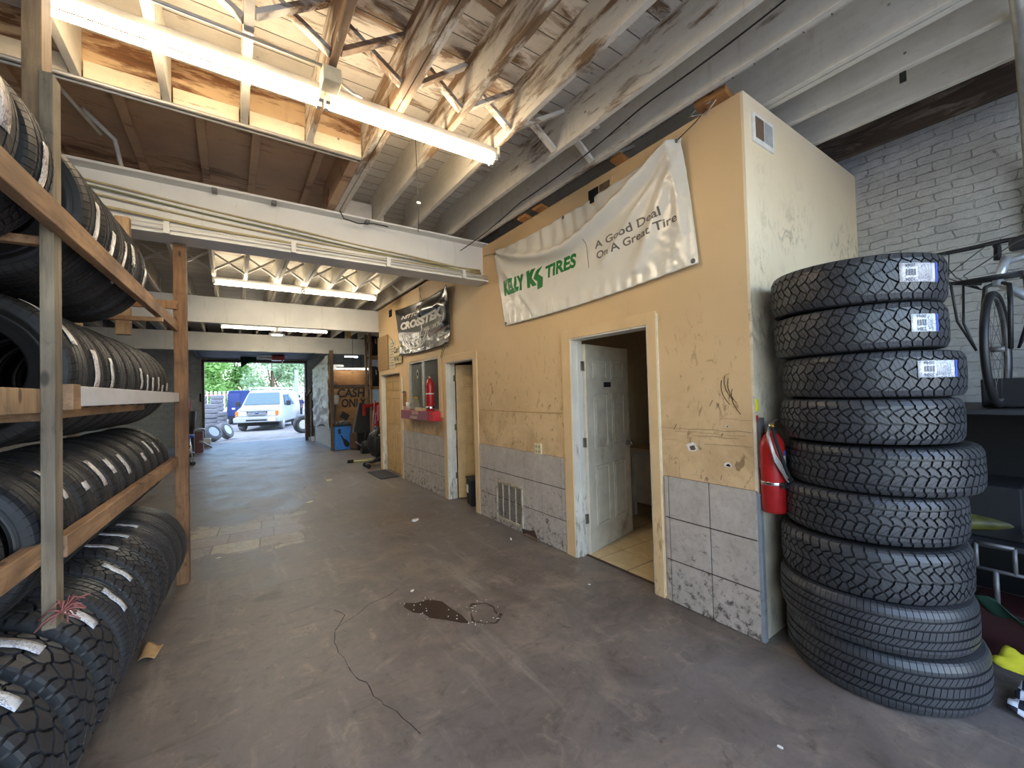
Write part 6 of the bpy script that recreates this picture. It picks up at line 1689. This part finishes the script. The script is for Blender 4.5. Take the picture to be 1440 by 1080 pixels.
# old tires in the yard
def old_tire(label, loc, rot, group, sc=1.):
    cm, tm = _old
    o = bpy.data.objects.new('old_tire', cm); link(o); o.location = loc; o.rotation_euler = rot; o.scale = (sc, sc, sc)
    return tag(o, label, 'tire', group)
c = tire_carcass(.34, .23, .2, .0, 36).build('old_tire', M['rubber_old'], None, local=True, fix=True); _old = (c.data, None); bpy.data.objects.remove(c)
YS = [((-.86, 25.0), 6, 'nearest the left jamb'), ((-.52, 27.6), 4, 'that is the lowest'), ((-.72, 30.2), 8, 'touching the blue van'), ((-1.5, 31.0), 8, 'rearmost at the left')]
for (x, y), n, wh in YS:
    for k in range(n):
        old_tire('grey tire %s from the ground in the yard stack %s' % (ORD[k], wh), (x + rnd.uniform(-.05, .05), y + rnd.uniform(-.04, .04), .118 + .232 * k), (R(rnd.uniform(-1, 1)), 0, rnd.random() * 6), 'weathered tires stacked in the yard')
for lb, c_, nx in (('weathered wheel leaning just outside the left jamb of the opening', (-.62, 19.4, .33), (.62, -.62, .48)), ('weathered wheel leaning outside, second from the left jamb', (-.20, 20.1, .34), (.80, -.42, .42))):
    o = old_tire(lb, c_, (0, 0, 0), None)
    o.rotation_euler = Vector(nx).to_track_quat('Z', 'Y').to_euler('XYZ')
    MB().lathe([(0, .03), (.05, .05), (.12, .02), (.19, .06), (.20, .10)], seg=24).build('wheel_disc', M['van_grey'], o, local=True)
old_tire('weathered tire lying low beside the leaning ones, left of the white van', (-.55, 22.2, .13), (0, 0, 0), None); old_tire('weathered tire on top of the low one left of the white van', (-.5, 22.25, .36), (R(2), 0, 0), None)
o = make_tire('stack3', .39, .24, .205, 'zig', 'tire with a pale wheel leaning outside the right jamb', (2.62, 20.6, .38), (R(90), R(20), R(25)), None)
MB().lathe([(0, -.02), (.12, -.03), (.2, .05), (.205, .08)], seg=24).build('wheel_disc', M['van_grey'], o, local=True)
old_tire('weathered tire lying behind the leaning wheel at the right jamb', (3.0, 22.6, .12), (0, 0, 0), None, 1.1); old_tire('weathered tire on top of another behind the leaning wheel', (3.02, 22.6, .37), (0, 0, 1), None, 1.1); old_tire('topmost weathered tire behind the leaning wheel at the right jamb', (2.98, 22.62, .62), (0, 0, 2), None, 1.1)
tag(MB().box(3.42, 3.62, 29.9, 30.1, 0, 3.4).build('steel_post', plain('pale_blue_paint', srgb(150, 196, 226), .4)), 'pale blue steel post standing in the yard right of the white van', 'post')
tb = thing('blue_skip', 'blue steel skip partly hidden by the plastic sheet', 'container', (4.7, 27.5, 0))
MB().box(3.75, 5.6, 26.9, 28.4, .15, 2.0).build('body', plain('sky_blue_paint', srgb(70, 130, 210), .4), tb, bevel=.03); MB().box(3.73, 5.62, 26.88, 28.42, 2.0, 2.1).build('rim', M['blue_box'], tb)
for x in (3.9, 5.3): MB().box(x, x + .12, 26.95, 28.35, 0, .16).build('skid', M['dark_grey'], tb)
# fence
fe = thing('picket_fence', 'pale picket fence with red rails at the back of the yard', 'fence', (0, 44, 0))
b = MB()
for k in range(90): b.box(-12 + .3 * k, -12 + .3 * k + .14, 44, 44.03, 0, 2.35)
b.build('pickets', plain('white_fence_paint', srgb(222, 220, 226), .6), fe)
for z in (.4, 1.95): MB().box(-12, 15, 44.03, 44.1, z, z + .14).build('rail', plain('red_fence_rail', srgb(196, 96, 110), .6), fe)
# trees: thousands of small leaf blades on each crown, plus trunk
def leaf_mat(name, a, b_):
    t = NT(name); v = t.coord('Object'); n = t.noise(v, 1.6, 4)
    col = t.ramp(n, [(.3, a), (.7, b_)]); wn = t.n('ShaderNodeTexWhiteNoise', noise_dimensions='3D')
    sn = t.n('ShaderNodeVectorMath', operation='SNAP'); t.l(v, sn.inputs[0]); sn.inputs[1].default_value = (.3, .3, .3); t.l(sn.outputs[0], wn.inputs['Vector'])
    col = t.mix(t.math('MULTIPLY', wn.outputs['Value'], .5), col, b_)
    m = t.fin(col, .5); tl = t.n('ShaderNodeBsdfTranslucent'); t.l(col, tl.inputs[0]); mx = t.n('ShaderNodeMixShader'); mx.inputs[0].default_value = .4
    t.l(t.b.outputs[0], mx.inputs[1]); t.l(tl.outputs[0], mx.inputs[2]); t.l(mx.outputs[0], t.out.inputs[0]); return m
LG = [leaf_mat('bright_leaves', srgb(112, 160, 86), srgb(170, 208, 128)), leaf_mat('silvery_leaves', srgb(146, 178, 136), srgb(206, 224, 194)), leaf_mat('mid_green_leaves', srgb(112, 158, 96), srgb(166, 202, 138))]
BARK = plain('bark', srgb(96, 80, 64), .9)
def tree(x, y, h, rx, n, li, label, seed, ls=.3):
    rr = random.Random(seed); t = thing('leafy_tree', label, 'tree', (x, y, 0), group='trees behind the yard')
    b = MB(); cl = [(rr.uniform(-.75, .75) * rx, rr.uniform(-.6, .6) * rx, h * rr.uniform(.12, .85), rr.uniform(.32, .6) * rx) for _ in range(16)]
    for k in range(n):
        c = cl[k % len(cl)]; d = Vector((rr.gauss(0, 1), rr.gauss(0, 1), rr.gauss(0, 1))).normalized() * c[3] * rr.random() ** .45
        p = Vector((c[0], c[1], c[2])) + d; p.z = max(.2, p.z)
        a = Vector((rr.gauss(0, 1), rr.gauss(0, 1), rr.gauss(0, .6))).normalized(); e = a.cross(Vector((rr.gauss(0, 1), rr.gauss(0, 1), 1))).normalized(); s = ls * rr.uniform(.6, 1.3)
        b.add([p - a * s * .5, p + e * s * .28, p + a * s * .5, p - e * s * .28], [(0, 1, 2, 3)])
    b.build('foliage', LG[li], t, local=True)
    tr = MB().tube([(0, 0, 0), (.1, 0, h * .35), (0, .1, h * .7)], [.22, .16, .06], 10)
    for k in range(6): tr.tube([(0, 0, h * (.25 + .07 * k)), (cl[k][0] * .6, cl[k][1] * .6, cl[k][2])], [.08, .03], 6)
    tr.build('trunk', BARK, t, local=True)
for i, (x, y, h, rx, li, lab) in enumerate([(-2.8, 48, 8, 2.7, 0, 'bright green leafy tree at the left behind the fence'), (3.4, 48, 8, 2.7, 1, 'silvery green tree behind the white van'), (9.6, 48.5, 8.5, 2.7, 2, 'mid-green tree right of the pale blue post behind the fence'),
        (.3, 56, 10, 2.8, 0, 'tall bright green tree behind the gap between the two front trees'), (-9, 49, 9, 2.7, 2, 'mid-green tree at the far left of the yard'), (6.5, 56, 11, 2.8, 1, 'tall silvery tree showing behind the front trees at the right'), (-5.9, 56, 11, 2.8, 2, 'tall mid-green tree behind the front trees at the left'), (12.7, 56, 10, 2.8, 0, 'tall bright tree at the far right of the yard')]):
    tree(x, y, h, rx, 8500, li, lab, 50 + i, .33)
# person in the yard, seen from behind
def skin_body(name, joints, edges, rads, mat, par, sub=2):
    me = bpy.data.meshes.new(name); me.from_pydata(joints, edges, []); me.materials.append(mat)
    o = bpy.data.objects.new(name, me); link(o); o.parent = par
    sk_ = o.modifiers.new('skin', 'SKIN'); sk_.use_smooth_shade = True
    for v, r_ in zip(me.skin_vertices[0].data, rads): v.radius = r_ if isinstance(r_, tuple) else (r_, r_)
    me.skin_vertices[0].data[0].use_root = True
    s = o.modifiers.new('sub', 'SUBSURF'); s.levels = sub; s.render_levels = sub
    return o
pr = thing('person', 'person in navy shirt and dark trousers standing beyond the white van, back turned', 'person', (3.85, 31.6, 0), (0, 0, R(12)))
M['skin'] = plain('skin', srgb(196, 148, 120), .55); M['navy'] = plain('navy_shirt', srgb(44, 48, 84), .8); M['trousers'] = plain('dark_trousers', srgb(38, 38, 50), .8); M['hair'] = plain('dark_hair', srgb(40, 30, 26), .7)
J = [(0, 0, .92), (0, .01, 1.12), (0, .0, 1.34), (0, .01, 1.46), (0, .02, 1.53), (0, .02, 1.63), (0, .01, 1.72),
     (-.20, 0, 1.40), (-.27, .02, 1.14), (-.24, .16, .93), (-.22, .22, .86), (.20, 0, 1.40), (.27, .02, 1.14), (.25, .16, .95), (.22, .22, .88),
     (-.10, 0, .86), (-.12, .02, .48), (-.13, -.01, .09), (-.13, .14, .04), (.10, 0, .86), (.12, .0, .48), (.13, -.03, .09), (.14, .12, .04)]
E_ = [(0, 1), (1, 2), (2, 3), (3, 4), (4, 5), (5, 6), (2, 7), (7, 8), (8, 9), (9, 10), (2, 11), (11, 12), (12, 13), (13, 14), (0, 15), (15, 16), (16, 17), (17, 18), (0, 19), (19, 20), (20, 21), (21, 22)]
RD_ = [(.15, .11), (.14, .10), (.16, .11), (.07, .06), (.055, .055), (.085, .10), (.06, .07), .06, .048, .036, .04, .06, .048, .036, .04, .095, .07, .045, .045, .095, .07, .045, .045]
skin_body('body', J, E_, RD_, M['skin'], pr)
skin_body('shirt', [(0, 0, .86), (0, .01, 1.12), (0, 0, 1.36), (0, .01, 1.44), (-.21, 0, 1.40), (-.27, .02, 1.16), (.21, 0, 1.40), (.27, .02, 1.16)], [(0, 1), (1, 2), (2, 3), (2, 4), (4, 5), (2, 6), (6, 7)], [(.18, .14), (.17, .13), (.185, .135), (.09, .08), .082, .075, .082, .075], M['navy'], pr)
skin_body('trousers', [(0, 0, .94), (-.10, 0, .86), (-.12, .02, .48), (-.13, 0, .10), (.10, 0, .86), (.12, 0, .48), (.13, -.02, .10)], [(0, 1), (1, 2), (2, 3), (0, 4), (4, 5), (5, 6)], [(.165, .125), .115, .09, .075, .115, .09, .075], M['trousers'], pr)
MB().sphere((0, -.005, 1.685), .098, .95, 1.05, .9).build('hair', M['hair'], pr, local=True)
b = MB(); b.sphere((-.035, .118, 1.655), .012); b.sphere((.035, .118, 1.655), .012); b.build('eyes', M['white_paint'], pr, local=True)
b = MB(); b.sphere((0, .13, 1.62), .02, .7, 1, 1.3); b.sphere((-.1, .02, 1.64), .025, .4, .8, 1.2); b.sphere((.1, .02, 1.64), .025, .4, .8, 1.2); b.build('nose_and_ears', M['skin'], pr, local=True)
